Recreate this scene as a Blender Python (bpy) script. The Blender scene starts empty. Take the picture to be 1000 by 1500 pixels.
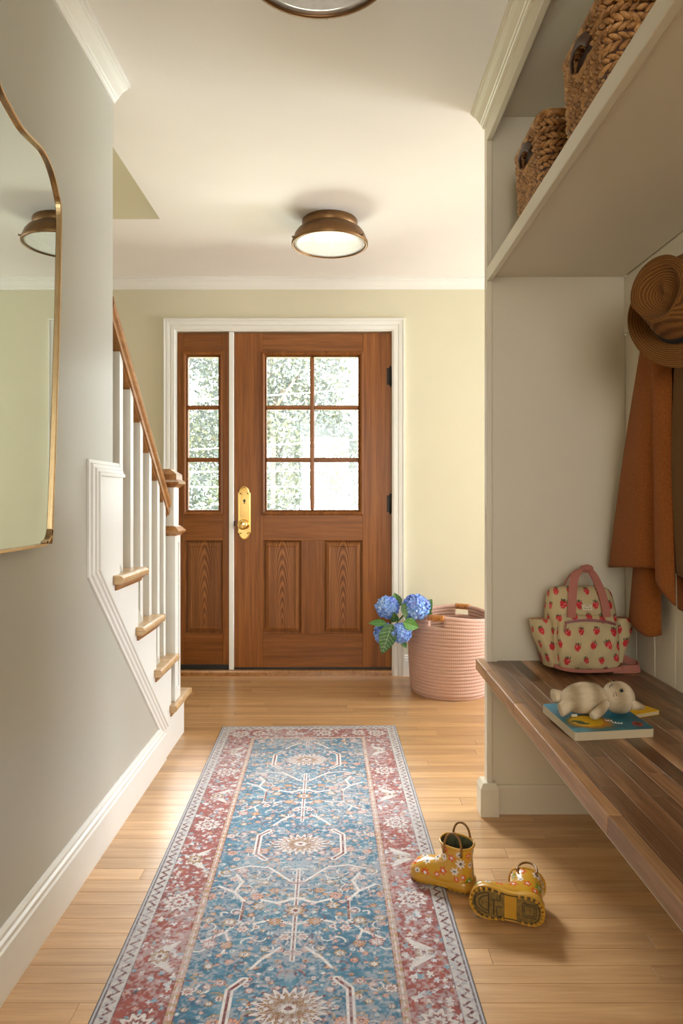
import bpy, bmesh, math, random
import numpy as np
from mathutils import Vector, Matrix

random.seed(7)
rng = np.random.default_rng(7)
PI = math.pi
SC = bpy.context.scene
COL = SC.collection

# ------------------------------------------------------------------ camera, world, lights, exposure
cam = bpy.data.cameras.new('camera')
cam.sensor_fit = 'HORIZONTAL'
cam.sensor_width = 36.0
cam.lens = 36.0
cam.shift_y = -0.020
cam.clip_start = 0.05
cam.clip_end = 200
cam_o = bpy.data.objects.new('camera', cam)
cam_o.location = (0, 0, 1.05)
cam_o.rotation_euler = (PI / 2, 0, 0)
COL.objects.link(cam_o)
SC.camera = cam_o

world = bpy.data.worlds.new('overcast_sky')
world.use_nodes = True
bg = world.node_tree.nodes['Background']
bg.inputs['Color'].default_value = (0.94, 0.97, 1.0, 1)
bg.inputs['Strength'].default_value = 5.5
SC.world = world

def area(name, loc, target, sx, sy, power, color):
    l = bpy.data.lights.new(name, 'AREA')
    l.shape = 'RECTANGLE'
    l.size, l.size_y = sx, sy
    l.energy = power
    l.color = color
    o = bpy.data.objects.new(name, l)
    o.location = loc
    d = Vector(target) - Vector(loc)
    o.rotation_euler = d.to_track_quat('-Z', 'Y').to_euler()
    COL.objects.link(o)
    return o

# added lamp over the yard, boosting the sky's light through the door glass
area('yard_sky_boost', (-1.3, 8.5, 6.2), (-0.25, 4.1, 1.3), 5.0, 4.5, 8500, (0.95, 0.97, 1.0))
# added lamp at ground level, aimed up through the glass to brighten the ceiling
area('ceiling_fill_outside', (-0.3, 6.9, -0.30), (-0.3, 6.7, 2.0), 4.5, 2.4, 640, (1.0, 0.97, 0.92))
# daylight at the window on the right-hand side of the entry
area('entry_window_daylight', (3.36, 3.32, 1.30), (0.0, 2.75, 1.10), 1.20, 1.45, 78, (0.88, 0.93, 1.0))
# daylight at the window of the room behind the camera
area('rear_window_daylight', (-0.25, -2.62, 1.45), (0.75, 1.4, 1.35), 0.75, 1.15, 22, (1.0, 0.84, 0.62))
# added lamp inside the closed stairwell shaft, to light its walls
area('stairwell_fill', (-1.30, 2.3, 3.80), (-1.30, 2.45, 2.0), 0.6, 1.2, 10, (1.0, 0.92, 0.78))

SC.view_settings.view_transform = 'Standard'
SC.view_settings.look = 'None'
SC.view_settings.gamma = 1.0
SC.view_settings.use_curve_mapping = False
SC.view_settings.exposure = 0.30
SC.cycles.use_denoising = True
SC.cycles.max_bounces = 10
SC.cycles.diffuse_bounces = 6
SC.cycles.transparent_max_bounces = 16
SC.cycles.caustics_reflective = False
SC.cycles.caustics_refractive = False
SC.cycles.sample_clamp_indirect = 6.0

# ------------------------------------------------------------------ mesh helpers
class MB:
    """collects faces for one mesh"""
    def __init__(self):
        self.v = []; self.f = []; self.sm = []
    def add(self, vs, fs, smooth=False, M=None):
        n = len(self.v)
        if M is not None:
            vs = [tuple(M @ Vector(p)) for p in vs]
        self.v.extend([tuple(p) for p in vs])
        self.f.extend([tuple(i + n for i in f) for f in fs])
        self.sm.extend([smooth] * len(fs))
        return self
    def box(self, x0, x1, y0, y1, z0, z1, b=0.0, M=None):
        lo = (x0, y0, z0); hi = (x1, y1, z1)
        if b <= 0:
            vs = [(x, y, z) for x in (x0, x1) for y in (y0, y1) for z in (z0, z1)]
            fs = [(0, 1, 3, 2), (4, 6, 7, 5), (0, 4, 5, 1), (2, 3, 7, 6), (0, 2, 6, 4), (1, 5, 7, 3)]
            return self.add(vs, fs, False, M)
        b = min(b, 0.45 * min(x1 - x0, y1 - y0, z1 - z0))
        vs = []; ix = {}
        for s in [(a, c, d) for a in (0, 1) for c in (0, 1) for d in (0, 1)]:
            for ax in range(3):
                p = []
                for k in range(3):
                    e = hi[k] if s[k] else lo[k]
                    if k != ax:
                        e += -b if s[k] else b
                    p.append(e)
                ix[(s, ax)] = len(vs); vs.append(tuple(p))
        fs = []
        for ax in range(3):
            o1, o2 = [k for k in range(3) if k != ax]
            for side in (0, 1):
                q = []
                for (a, c) in ((0, 0), (1, 0), (1, 1), (0, 1)):
                    s = [0, 0, 0]; s[ax] = side; s[o1] = a; s[o2] = c
                    q.append(ix[(tuple(s), ax)])
                fs.append(tuple(q))
            for (a, c) in ((0, 0), (1, 0), (1, 1), (0, 1)):   # edges running along ax
                s0 = [0, 0, 0]; s0[o1] = a; s0[o2] = c
                s1 = list(s0); s1[ax] = 1
                s0 = tuple(s0); s1 = tuple(s1)
                fs.append((ix[(s0, o1)], ix[(s1, o1)], ix[(s1, o2)], ix[(s0, o2)]))
        for s in [(a, c, d) for a in (0, 1) for c in (0, 1) for d in (0, 1)]:
            fs.append((ix[(s, 0)], ix[(s, 1)], ix[(s, 2)]))
        return self.add(vs, fs, False, M)
    def prism(self, poly, to3, a0, a1, smooth=False):
        """poly: 2-D closed outline; to3(p, a): 3-D point at depth a"""
        n = len(poly)
        vs = [to3(p, a0) for p in poly] + [to3(p, a1) for p in poly]
        fs = [tuple(range(n)), tuple(range(2 * n - 1, n - 1, -1))]
        self.add(vs, fs)
        self.add(vs, [(i, (i + 1) % n, n + (i + 1) % n, n + i) for i in range(n)], smooth)
        return self
    def grid(self, P, cu=False, cv=False, smooth=True, cap0=False, cap1=False):
        """P[row][col]; cu closes each row, cv closes the rows"""
        P = np.asarray(P, dtype=float)
        nr, nc = P.shape[:2]
        vs = P.reshape(-1, 3).tolist()
        fs = []
        for r in range(nr if cv else nr - 1):
            for c in range(nc if cu else nc - 1):
                r2 = (r + 1) % nr; c2 = (c + 1) % nc
                fs.append((r * nc + c, r * nc + c2, r2 * nc + c2, r2 * nc + c))
        n0 = len(self.v)
        self.add(vs, fs, smooth)
        if cap0:
            self.f.append(tuple(n0 + c for c in range(nc))[::-1]); self.sm.append(False)
        if cap1:
            self.f.append(tuple(n0 + (nr - 1) * nc + c for c in range(nc))); self.sm.append(False)
        return self
    def lathe(self, prof, n=48, c=(0, 0, 0), smooth=True, cap0=False, cap1=False):
        P = [[(c[0] + r * math.cos(2 * PI * i / n), c[1] + r * math.sin(2 * PI * i / n), c[2] + z) for i in range(n)] for r, z in prof]
        return self.grid(P, cu=True, smooth=smooth, cap0=cap0, cap1=cap1)
    def tube(self, path, r, n=8, closed=False, caps=True, flat=(1, 1)):
        path = [Vector(p) for p in path]
        m = len(path)
        P = []
        up = None
        for i in range(m):
            if closed:
                t = (path[(i + 1) % m] - path[i - 1])
            else:
                t = path[min(i + 1, m - 1)] - path[max(i - 1, 0)]
            t.normalize()
            if up is None:
                up = Vector((0, 0, 1)) if abs(t.z) < 0.9 else Vector((1, 0, 0))
            a = t.cross(up)
            if a.length < 1e-6:
                a = t.orthogonal()
            a.normalize()
            b = a.cross(t).normalized()
            up = b
            rr = r(i / max(1, m - 1)) if callable(r) else r
            P.append([tuple(path[i] + (a * math.cos(2 * PI * k / n) * flat[0] + b * math.sin(2 * PI * k / n) * flat[1]) * rr) for k in range(n)])
        return self.grid(P, cu=True, cv=closed, cap0=caps and not closed, cap1=caps and not closed)
    def mitre(self, path, prof, to3, closed=False, side=1):
        """sweep an open moulding profile [(d outward, h)] along a 2-D path with mitred corners"""
        n = len(path)
        rows = []
        for i in range(n):
            p = Vector(path[i])
            dirs = []
            if closed or i > 0:
                dirs.append((p - Vector(path[i - 1])).normalized())
            if closed or i < n - 1:
                dirs.append((Vector(path[(i + 1) % n]) - p).normalized())
            nn = [Vector((-d.y, d.x)) * side for d in dirs]
            m = nn[0] if len(nn) == 1 else (nn[0] + nn[1]).normalized()
            k = 1.0 if len(nn) == 1 else 1.0 / max(0.2, m.dot(nn[0]))
            rows.append([to3(p + m * d * k, h) for d, h in prof])
        self.grid(rows, cu=False, cv=closed, smooth=False)
        if not closed:
            n0 = len(self.v) - n * len(prof)
            L = len(prof)
            self.f.append(tuple(n0 + c for c in range(L))[::-1]); self.sm.append(False)
            self.f.append(tuple(n0 + (n - 1) * L + c for c in range(L))); self.sm.append(False)
        return self
    def rect_steps(self, x0, x1, z0, z1, steps, y):
        """nested rectangles facing -y: steps [(inset, y offset)], last one is filled"""
        rows = []
        for ins, dy in steps:
            rows.append([(x0 + ins, y + dy, z0 + ins), (x1 - ins, y + dy, z0 + ins), (x1 - ins, y + dy, z1 - ins), (x0 + ins, y + dy, z1 - ins)])
        self.grid(rows, cu=True, smooth=False, cap1=True)
        return self

def chain_loc(p):
    v = Vector((0, 0, 0))
    while p is not None:
        v += Vector(p.location); p = p.parent
    return v

def link(name, me, mat, parent):
    o = bpy.data.objects.new(name, me)
    if mat is not None and len(me.materials) == 0:
        me.materials.append(mat)
    COL.objects.link(o)
    if parent is not None:
        o.parent = parent
    return o

def build(mb, name, mat, parent=None, world=True, recalc=True, loc=None):
    me = bpy.data.meshes.new(name)
    off = chain_loc(parent) if (parent is not None and world) else Vector((0, 0, 0))
    if loc is not None:
        off = off + Vector(loc)
    vs = mb.v if off.length == 0 else [(p[0] - off.x, p[1] - off.y, p[2] - off.z) for p in mb.v]
    me.from_pydata(vs, [], mb.f)
    me.polygons.foreach_set('use_smooth', mb.sm)
    if recalc:
        bm = bmesh.new(); bm.from_mesh(me)
        bmesh.ops.recalc_face_normals(bm, faces=bm.faces)
        bm.to_mesh(me); bm.free()
    me.update()
    o = link(name, me, mat, parent)
    if loc is not None:
        o.location = loc
    return o

def fast_mesh(name, V, F, cols=None, smooth=True):
    """V (n,3), F (m,4) numpy arrays -> mesh with an optional colour attribute"""
    me = bpy.data.meshes.new(name)
    V = np.asarray(V, np.float32); F = np.asarray(F, np.int32)
    me.vertices.add(len(V)); me.vertices.foreach_set('co', V.ravel())
    k = F.shape[1]
    me.loops.add(F.size); me.loops.foreach_set('vertex_index', F.ravel())
    me.polygons.add(len(F))
    me.polygons.foreach_set('loop_start', np.arange(0, F.size, k, dtype=np.int32))
    me.polygons.foreach_set('use_smooth', np.full(len(F), smooth, dtype=bool))
    if cols is not None:
        a = me.color_attributes.new('Col', 'FLOAT_COLOR', 'POINT')
        c4 = np.ones((len(V), 4), np.float32); c4[:, :3] = cols
        a.data.foreach_set('color', c4.ravel())
    me.update(calc_edges=True); me.validate()
    return me

def grid_faces(nr, nc, cu=False):
    r = np.arange(nr - 1)[:, None]; c = np.arange(nc if cu else nc - 1)[None, :]
    c2 = (c + 1) % nc
    return np.stack([(r * nc + c), (r * nc + c2), ((r + 1) * nc + c2), ((r + 1) * nc + c)], -1).reshape(-1, 4)

def spline(ctrl, n):
    """Catmull-Rom through control rows -> n rows"""
    C = np.asarray(ctrl, float); m = len(C)
    out = []
    for t in np.linspace(0, m - 1, n):
        i = min(int(t), m - 2); f = t - i
        p0 = C[max(i - 1, 0)]; p1 = C[i]; p2 = C[i + 1]; p3 = C[min(i + 2, m - 1)]
        out.append(0.5 * ((2 * p1) + (p2 - p0) * f + (2 * p0 - 5 * p1 + 4 * p2 - p3) * f * f + (3 * p1 - p0 - 3 * p2 + p3) * f ** 3))
    return np.array(out)

def thing(name, label, cat, loc=(0, 0, 0), rot=(0, 0, 0), group=None):
    o = bpy.data.objects.new(name, None)
    o.empty_display_size = 0.05
    COL.objects.link(o)
    o.location = loc; o.rotation_euler = rot
    return tag(o, label, cat, group)

def tag(o, label=None, cat=None, group=None, kind=None):
    if label: o['label'] = label
    if cat: o['category'] = cat
    if group: o['group'] = group
    if kind: o['kind'] = kind
    return o

def struct(o, label=None):
    o['kind'] = 'structure'
    if label: o['label'] = label
    return o

# ------------------------------------------------------------------ materials
def nt(name):
    m = bpy.data.materials.new(name); m.use_nodes = True
    t = m.node_tree
    return m, t, t.nodes['Principled BSDF']

def S(bsdf, **kw):
    names = {'rough': 'Roughness', 'metal': 'Metallic', 'spec': 'Specular IOR Level', 'coat': 'Coat Weight', 'coat_rough': 'Coat Roughness',
             'sheen': 'Sheen Weight', 'ior': 'IOR', 'trans': 'Transmission Weight'}
    for k, v in kw.items():
        bsdf.inputs[names[k]].default_value = v

def N(t, typ, **props):
    n = t.nodes.new(typ)
    for k, v in props.items():
        setattr(n, k, v)
    return n

def ramp(t, fac, stops):
    r = N(t, 'ShaderNodeValToRGB')
    while len(r.color_ramp.elements) < len(stops):
        r.color_ramp.elements.new(0.5)
    for e, (p, c) in zip(r.color_ramp.elements, stops):
        e.position = p; e.color = (*c, 1)
    t.links.new(fac, r.inputs[0])
    return r.outputs[0]

def bump(t, bsdf, height, strength=0.2, dist=0.01):
    b = N(t, 'ShaderNodeBump')
    b.inputs['Strength'].default_value = strength
    b.inputs['Distance'].default_value = dist
    t.links.new(height, b.inputs['Height'])
    t.links.new(b.outputs[0], bsdf.inputs['Normal'])

def noise_tex(t, vec, scale, detail=3, rough=0.5, distortion=0.0):
    n = N(t, 'ShaderNodeTexNoise')
    n.inputs['Scale'].default_value = scale
    n.inputs['Detail'].default_value = detail
    n.inputs['Roughness'].default_value = rough
    n.inputs['Distortion'].default_value = distortion
    if vec is not None:
        t.links.new(vec, n.inputs['Vector'])
    return n

def objco(t, scale=(1, 1, 1), rnd=0.0, loc=(0, 0, 0)):
    tc = N(t, 'ShaderNodeTexCoord')
    out = tc.outputs['Object']
    if rnd:
        oi = N(t, 'ShaderNodeObjectInfo')
        mu = N(t, 'ShaderNodeMath', operation='MULTIPLY'); mu.inputs[1].default_value = rnd
        t.links.new(oi.outputs['Random'], mu.inputs[0])
        ad = N(t, 'ShaderNodeVectorMath', operation='ADD')
        t.links.new(out, ad.inputs[0]); t.links.new(mu.outputs[0], ad.inputs[1])
        out = ad.outputs[0]
    mp = N(t, 'ShaderNodeMapping')
    mp.inputs['Scale'].default_value = scale
    mp.inputs['Location'].default_value = loc
    t.links.new(out, mp.inputs['Vector'])
    return mp.outputs[0]

def paint(name, col, rough=0.55, tex=0.04, scale=180, spec=0.4):
    m, t, b = nt(name)
    S(b, rough=rough, spec=spec)
    co = objco(t)
    n = noise_tex(t, co, 2.2, 3)
    c = ramp(t, n.outputs[0], [(0.3, tuple(x * 0.97 for x in col)), (0.7, tuple(min(1, x * 1.02) for x in col))])
    t.links.new(c, b.inputs['Base Color'])
    n2 = noise_tex(t, co, scale, 2)
    bump(t, b, n2.outputs[0], tex, 0.004)
    return m

def wood(name, dark, mid, light, axis=1, rough=0.4, vary=0.18, along=2.0, across=40.0, rnd=9.0, coat=0.0, fine=0.15, rings=None, spec=0.5, hue=None):
    m, t, b = nt(name)
    S(b, rough=rough, coat=coat, coat_rough=0.15, spec=spec)
    sc = [across] * 3; sc[axis] = along
    co = objco(t, sc, rnd)
    n = noise_tex(t, co, 1.0, 5, 0.6, 0.6)
    src = n.outputs[0]
    if rings:
        sc2 = [rings[0]] * 3; sc2[axis] = rings[1]
        sc2[1] = rings[0] * 0.15
        co2 = objco(t, sc2, 0.0, rings[2])
        w = N(t, 'ShaderNodeTexWave', wave_type='RINGS', rings_direction='Y', wave_profile='SIN')
        w.inputs['Scale'].default_value = 1.0
        w.inputs['Distortion'].default_value = 1.2
        w.inputs['Detail'].default_value = 2.0
        w.inputs['Detail Scale'].default_value = 0.8
        t.links.new(co2, w.inputs['Vector'])
        mx = N(t, 'ShaderNodeMix', data_type='FLOAT'); mx.inputs[0].default_value = 0.35
        t.links.new(src, mx.inputs[2]); t.links.new(w.outputs['Fac'], mx.inputs[3])
        src = mx.outputs[0]
    c = ramp(t, src, [(0.28, dark), (0.5, mid), (0.72, light)])
    sc3 = [across * 9] * 3; sc3[axis] = along * 5
    n3 = noise_tex(t, objco(t, sc3, rnd), 1.0, 2, 0.6)
    f = N(t, 'ShaderNodeMapRange'); f.inputs[1].default_value = 0.35; f.inputs[2].default_value = 0.65
    f.inputs[3].default_value = 1 - fine; f.inputs[4].default_value = 1 + fine * 0.5
    t.links.new(n3.outputs[0], f.inputs[0])
    oi = N(t, 'ShaderNodeObjectInfo')
    g = N(t, 'ShaderNodeMapRange'); g.inputs[3].default_value = 1 - vary; g.inputs[4].default_value = 1 + vary
    t.links.new(oi.outputs['Random'], g.inputs[0])
    mm = N(t, 'ShaderNodeMath', operation='MULTIPLY')
    t.links.new(f.outputs[0], mm.inputs[0]); t.links.new(g.outputs[0], mm.inputs[1])
    vm = N(t, 'ShaderNodeVectorMath', operation='SCALE')
    t.links.new(c, vm.inputs[0]); t.links.new(mm.outputs[0], vm.inputs['Scale'])
    t.links.new(vm.outputs[0], b.inputs['Base Color'])
    bump(t, b, n3.outputs[0], 0.06, 0.002)
    return m

def plain(name, col, rough=0.5, metal=0.0, nscale=60, nbump=0.0, var=0.08, **kw):
    m, t, b = nt(name)
    S(b, rough=rough, metal=metal, **kw)
    co = objco(t)
    n = noise_tex(t, co, nscale, 4)
    c = ramp(t, n.outputs[0], [(0.3, tuple(x * (1 - var) for x in col)), (0.7, tuple(min(1, x * (1 + var)) for x in col))])
    t.links.new(c, b.inputs['Base Color'])
    if nbump:
        bump(t, b, n.outputs[0], nbump, 0.003)
    return m

def vcol(name, rough=0.8, nscale=500, nbump=0.15, var=0.12, **kw):
    """printed colour from the mesh's colour attribute, woven fine grain on top"""
    m, t, b = nt(name)
    S(b, rough=rough, **kw)
    a = N(t, 'ShaderNodeVertexColor', layer_name='Col')
    n = noise_tex(t, objco(t), nscale, 2)
    f = N(t, 'ShaderNodeMapRange'); f.inputs[3].default_value = 1 - var; f.inputs[4].default_value = 1 + var
    t.links.new(n.outputs[0], f.inputs[0])
    vm = N(t, 'ShaderNodeVectorMath', operation='SCALE')
    t.links.new(a.outputs[0], vm.inputs[0]); t.links.new(f.outputs[0], vm.inputs['Scale'])
    t.links.new(vm.outputs[0], b.inputs['Base Color'])
    if nbump:
        bump(t, b, n.outputs[0], nbump, 0.002)
    return m

def ribbed(name, c1, c2, axis_scale, rough=0.85, strength=0.5, dist=0.004, rings=False):
    """knit or braid: fine ridges along one direction"""
    m, t, b = nt(name)
    S(b, rough=rough, sheen=0.03, spec=0.15)
    co = objco(t, axis_scale)
    w = N(t, 'ShaderNodeTexWave', wave_type='RINGS' if rings else 'BANDS')
    if rings:
        w.rings_direction = 'Z'
    w.inputs['Scale'].default_value = 1.0
    w.inputs['Distortion'].default_value = 0.6
    w.inputs['Detail'].default_value = 1.0
    t.links.new(co, w.inputs['Vector'])
    n = noise_tex(t, objco(t), 220, 3)
    mx = N(t, 'ShaderNodeMix', data_type='FLOAT'); mx.inputs[0].default_value = 0.4
    t.links.new(w.outputs['Fac'], mx.inputs[2]); t.links.new(n.outputs[0], mx.inputs[3])
    c = ramp(t, mx.outputs[0], [(0.2, c1), (0.75, c2)])
    t.links.new(c, b.inputs['Base Color'])
    bump(t, b, mx.outputs[0], strength, dist)
    return m

M = {}
M['wall'] = paint('wall_paint_sage_cream', (0.64, 0.605, 0.46))
M['hallwall'] = paint('wall_paint_sage_shaded', (0.475, 0.468, 0.412), rough=0.34)  # same paint as the entry wall, with the hall's shade put into the colour
M['ceil'] = paint('ceiling_paint', (0.83, 0.805, 0.78), rough=0.8)
M['trim'] = paint('trim_paint_white', (0.78, 0.78, 0.75), rough=0.35, tex=0.02)
M['cab'] = paint('cabinet_paint_off_white', (0.67, 0.615, 0.48), rough=0.4, tex=0.02)
M['floor'] = wood('oak_floor_strip', (0.39, 0.210, 0.088), (0.50, 0.29, 0.130), (0.59, 0.365, 0.178), axis=0, rough=0.31, vary=0.14, along=1.6, across=26, coat=0.4, fine=0.10)
M['subfloor'] = plain('dark_subfloor', (0.26, 0.145, 0.065), 0.7)  # dark base tone showing in the joints between strips
M['tread'] = wood('oak_tread', (0.42, 0.26, 0.12), (0.55, 0.36, 0.18), (0.64, 0.44, 0.24), axis=0, rough=0.28, vary=0.05, along=2, across=30, coat=0.25)
M['rail'] = wood('oak_handrail', (0.26, 0.11, 0.03), (0.36, 0.165, 0.05), (0.46, 0.23, 0.08), axis=1, rough=0.28, vary=0.04, coat=0.3)
M['door'] = wood('mahogany_upright_grain', (0.150, 0.047, 0.009), (0.228, 0.078, 0.016), (0.305, 0.116, 0.027), axis=2, rough=0.38, vary=0.10, along=1.3, across=38, spec=0.3, coat=0.04)
M['doorh'] = wood('mahogany_level_grain', (0.150, 0.047, 0.009), (0.228, 0.078, 0.016), (0.305, 0.116, 0.027), axis=0, rough=0.38, vary=0.08, along=1.5, across=38, spec=0.3, coat=0.04)
M['doorp'] = wood('mahogany_arched_grain', (0.110, 0.036, 0.009), (0.212, 0.075, 0.019), (0.31, 0.125, 0.036), axis=2, rough=0.38, vary=0.05, along=1.3, across=38, spec=0.3, coat=0.04, rings=(45, 5, (0, 0, 1.3)))
M['glass'] = None
M['black'] = plain('black_rubber', (0.012, 0.012, 0.012), 0.5)
M['iron'] = plain('dark_bronze_hinge', (0.03, 0.024, 0.02), 0.4, 0.8)
M['brass'] = plain('polished_brass', (0.92, 0.63, 0.22), 0.16, 1.0, nscale=8, var=0.04)
M['keyhole'] = plain('keyhole_dark', (0.03, 0.02, 0.01), 0.4)
M['bronze'] = plain('aged_brass_fixture', (0.20, 0.105, 0.042), 0.38, 0.75, nscale=20, var=0.15)
M['diffuser'] = plain('frosted_white_glass', (0.72, 0.74, 0.76), 0.25, coat=1.0, coat_rough=0.01)
M['gilt'] = plain('brushed_gold_frame', (0.55, 0.38, 0.21), 0.25, 1.0, nscale=30, var=0.05)
M['mirror'] = plain('mirror_silver', (0.52, 0.57, 0.53), 0.015, 1.0, var=0.0)

def glass_mat():
    m, t, b = nt('window_glass')
    t.nodes.remove(b)
    out = t.nodes['Material Output']
    tr = N(t, 'ShaderNodeBsdfTransparent'); tr.inputs[0].default_value = (0.97, 0.985, 0.98, 1)
    gl = N(t, 'ShaderNodeBsdfGlossy'); gl.inputs['Roughness'].default_value = 0.02
    fr = N(t, 'ShaderNodeFresnel'); fr.inputs[0].default_value = 1.45
    mx = N(t, 'ShaderNodeMixShader')
    t.links.new(fr.outputs[0], mx.inputs[0]); t.links.new(tr.outputs[0], mx.inputs[1]); t.links.new(gl.outputs[0], mx.inputs[2])
    t.links.new(mx.outputs[0], out.inputs[0])
    return m
M['glass'] = glass_mat()

# ------------------------------------------------------------------ the setting
CEIL = 2.35
WY = 4.054          # entry wall plane
# floor: joists' dark base, oak strips laid across the hall
f0 = MB(); f0.box(-1.85, 3.45, -2.7, 4.20, -0.10, -0.012)
floor = struct(build(f0, 'floor', M['subfloor']), 'natural oak strip floor laid across the hall')
SW = 0.0572
lens = [0.42, 0.56, 0.70, 0.84, 1.00, 1.20]
plank_me = []
for L in lens:
    mb = MB(); mb.box(0.0003, L - 0.0003, 0.0002, SW - 0.0002, -0.0119, 0.0, 0.0006)
    o = build(mb, 'plank_source', M['floor'])
    plank_me.append(o.data); bpy.data.objects.remove(o)
rows = int((4.05 - 0.62) / SW)
for r in range(rows):
    y = 4.052 - (r + 1) * SW
    x_lo = -1.70 if y > 3.02 else -0.735
    x_hi = 0.95 if y < 2.28 else 2.50
    x = x_lo - random.uniform(0.0, 0.5)
    while x < x_hi:
        i = random.randrange(len(lens))
        if x > 0.95 and y >= 2.28:
            i = 5
        if x + lens[i] > x_lo + 0.02:
            o = bpy.data.objects.new('plank', plank_me[i]); COL.objects.link(o)
            o.parent = floor; o.location = (x, y, 0)
        x += lens[i]
# rest of the floor (behind the camera, side of the entry): one level surface
fr_ = MB()
fr_.box(-1.80, 2.12, -2.65, 4.052 - rows * SW, -0.012, -0.0005)
fr_.box(2.505, 3.4, 2.3, 4.05, -0.012, -0.0005)
build(fr_, 'floor_beyond', M['floor'], floor)

# ceiling with the stair opening
c0 = MB()
HX0, HX1, HY0, HY1 = -1.75, -0.845, 1.20, 3.18
c0.box(HX1, 3.45, -2.7, 4.20, CEIL, CEIL + 0.12)
c0.box(-1.85, HX1, HY1, 4.20, CEIL, CEIL + 0.12)
c0.box(-1.85, HX1, -2.7, HY0, CEIL, CEIL + 0.12)
c0.box(-1.85, HX0, HY0, HY1, CEIL, CEIL + 0.12)
struct(build(c0, 'ceiling', M['ceil']), 'smooth off-white ceiling with stairwell opening')
sw = MB()
sw.box(HX0 - 0.1, HX1 + 0.1, HY1, HY1 + 0.1, CEIL + 0.1195, 4.0)
sw.box(HX0 - 0.1, HX1 + 0.1, HY0 - 0.1, HY0, CEIL + 0.1205, 4.0)
sw.box(HX0 - 0.1, HX0, HY0, HY1, CEIL + 0.1205, 4.0)
sw.box(HX1, HX1 + 0.1, HY0, HY1, CEIL + 0.1205, 4.0)
sw.box(HX0 - 0.1, HX1 + 0.1, HY0 - 0.1, HY1 + 0.1, 4.0, 4.1)
sw.box(HX0, HX1, HY1 - 0.004, HY1 + 0.05, CEIL + 0.0005, 4.0)
struct(build(sw, 'wall_stairwell', M['wall']), 'cream stairwell wall rising above the ceiling')

def yz(X):
    return lambda p, h: (X + h, p[0], p[1])

# left hall wall, running down under the stairs
wl = MB()
wl.prism([(-2.7, 0), (3.03, 0), (3.03, 0.12), (2.15, 0.90), (2.15, CEIL), (-2.7, CEIL)], lambda p, a: (a, p[0], p[1]), -0.84, -0.72)
struct(build(wl, 'wall_left', M['hallwall']), 'shade-toned painted hall wall beside the stairs')
wf = MB(); wf.box(-1.90, -1.75, -2.7, 4.2, -0.05, CEIL)
struct(build(wf, 'wall_far_left', M['wall']), 'stair side wall behind the balusters')
# entry wall with the door opening
OX0, OX1, OZ = -0.979, 0.299, 2.041
wb = MB()
wb.box(-1.85, OX0, WY, WY + 0.12, 0, CEIL)
wb.box(OX1, 3.45, WY, WY + 0.12, 0, CEIL)
wb.box(OX0, OX1, WY, WY + 0.12, OZ, CEIL)
struct(build(wb, 'wall_back', M['wall']), 'pale yellow-green entry wall around the front door')
# right-hand wall behind the built-in, with board cladding
wr = MB(); wr.box(0.9605, 1.08, -2.7, 2.303, 0, CEIL)
wall_right = struct(build(wr, 'wall_right', M['cab']), 'off-white boarded wall behind the bench')
bd = MB(); bd.box(0.9485, 0.9605, 0.0004, 0.1274, 0.505, 1.597, 0.0035)
bo = build(bd, 'board', M['cab'], wall_right); bo.location = (0, 2.194, 0)
for k in range(1, 16):
    o = bpy.data.objects.new('board', bo.data); COL.objects.link(o); o.parent = wall_right; o.location = (0, 2.194 - 0.128 * k, 0)
for nm, y0, y1, z0, z1, x0 in (('hook_rail', 0.22, 2.28, 1.597, 1.789, 0.9435), ('back_panel', 0.22, 2.28, 1.789, 2.33, 0.9485), ('back_panel', 0.22, 2.28, 0.0, 0.505, 0.9485)):
    mb = MB(); mb.box(x0, 0.9605, y0, y1, z0, z1, 0.0015); build(mb, nm, M['cab'], wall_right)
# side of the entry (out of frame) with its window, and the room behind the camera
we = MB()
we.box(1.08, 3.45, 2.18, 2.303, 0, CEIL)
struct(build(we, 'wall_entry_near', M['wall']))
we = MB()
we.box(3.20, 3.32, 2.303, 2.68, 0, CEIL); we.box(3.20, 3.32, 3.96, 4.06, 0, CEIL)
we.box(3.20, 3.32, 2.68, 3.96, 0, 0.52); we.box(3.20, 3.32, 2.68, 3.96, 2.08, CEIL)
struct(build(we, 'wall_entry_right', M['wall']))
wn = MB()
wn.box(-0.84, -0.66, -2.7, -2.55, 0, CEIL); wn.box(0.96, 1.08, -2.7, -2.55, 0, CEIL)
wn.box(-0.66, 0.96, -2.7, -2.55, 0, 0.86); wn.box(-0.66, 0.96, -2.7, -2.55, 2.24, CEIL)
struct(build(wn, 'wall_front', M['hallwall']))

# mouldings
CROWN = [(0.0, -0.060), (0.007, -0.060), (0.009, -0.052), (0.013, -0.050), (0.015, -0.044), (0.019, -0.042), (0.024, -0.034), (0.032, -0.024), (0.042, -0.017), (0.046, -0.016), (0.048, -0.010), (0.055, -0.009), (0.055, 0.0), (0.0, 0.0)]
def crown(name, to3, a0, a1, label):
    mb = MB(); mb.prism(CROWN, to3, a0, a1); return struct(build(mb, name, M['trim']), label)
crown('trim_1', lambda p, a: (-0.72 + p[0], a, CEIL + p[1]), -2.5, 2.149, 'white crown moulding along the left hall wall')
crown('trim_2', lambda p, a: (a, WY - p[0], CEIL + p[1]), -1.75, 3.2, 'white crown moulding above the front door wall')
tr3 = MB(); tr3.prism([(p[0] * 0.85, p[1] * 0.93) for p in CROWN], lambda p, a: (0.482 - p[0], a, CEIL + p[1]), 0.2, 2.303)
struct(build(tr3, 'trim_3', M['cab']), 'crown moulding along the top of the built-in')
BASE = [(0, 0), (0.017, 0), (0.017, 0.104), (0.013, 0.108), (0.014, 0.120), (0.008, 0.124), (0.009, 0.134), (0.004, 0.142), (0, 0.142)]
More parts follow.
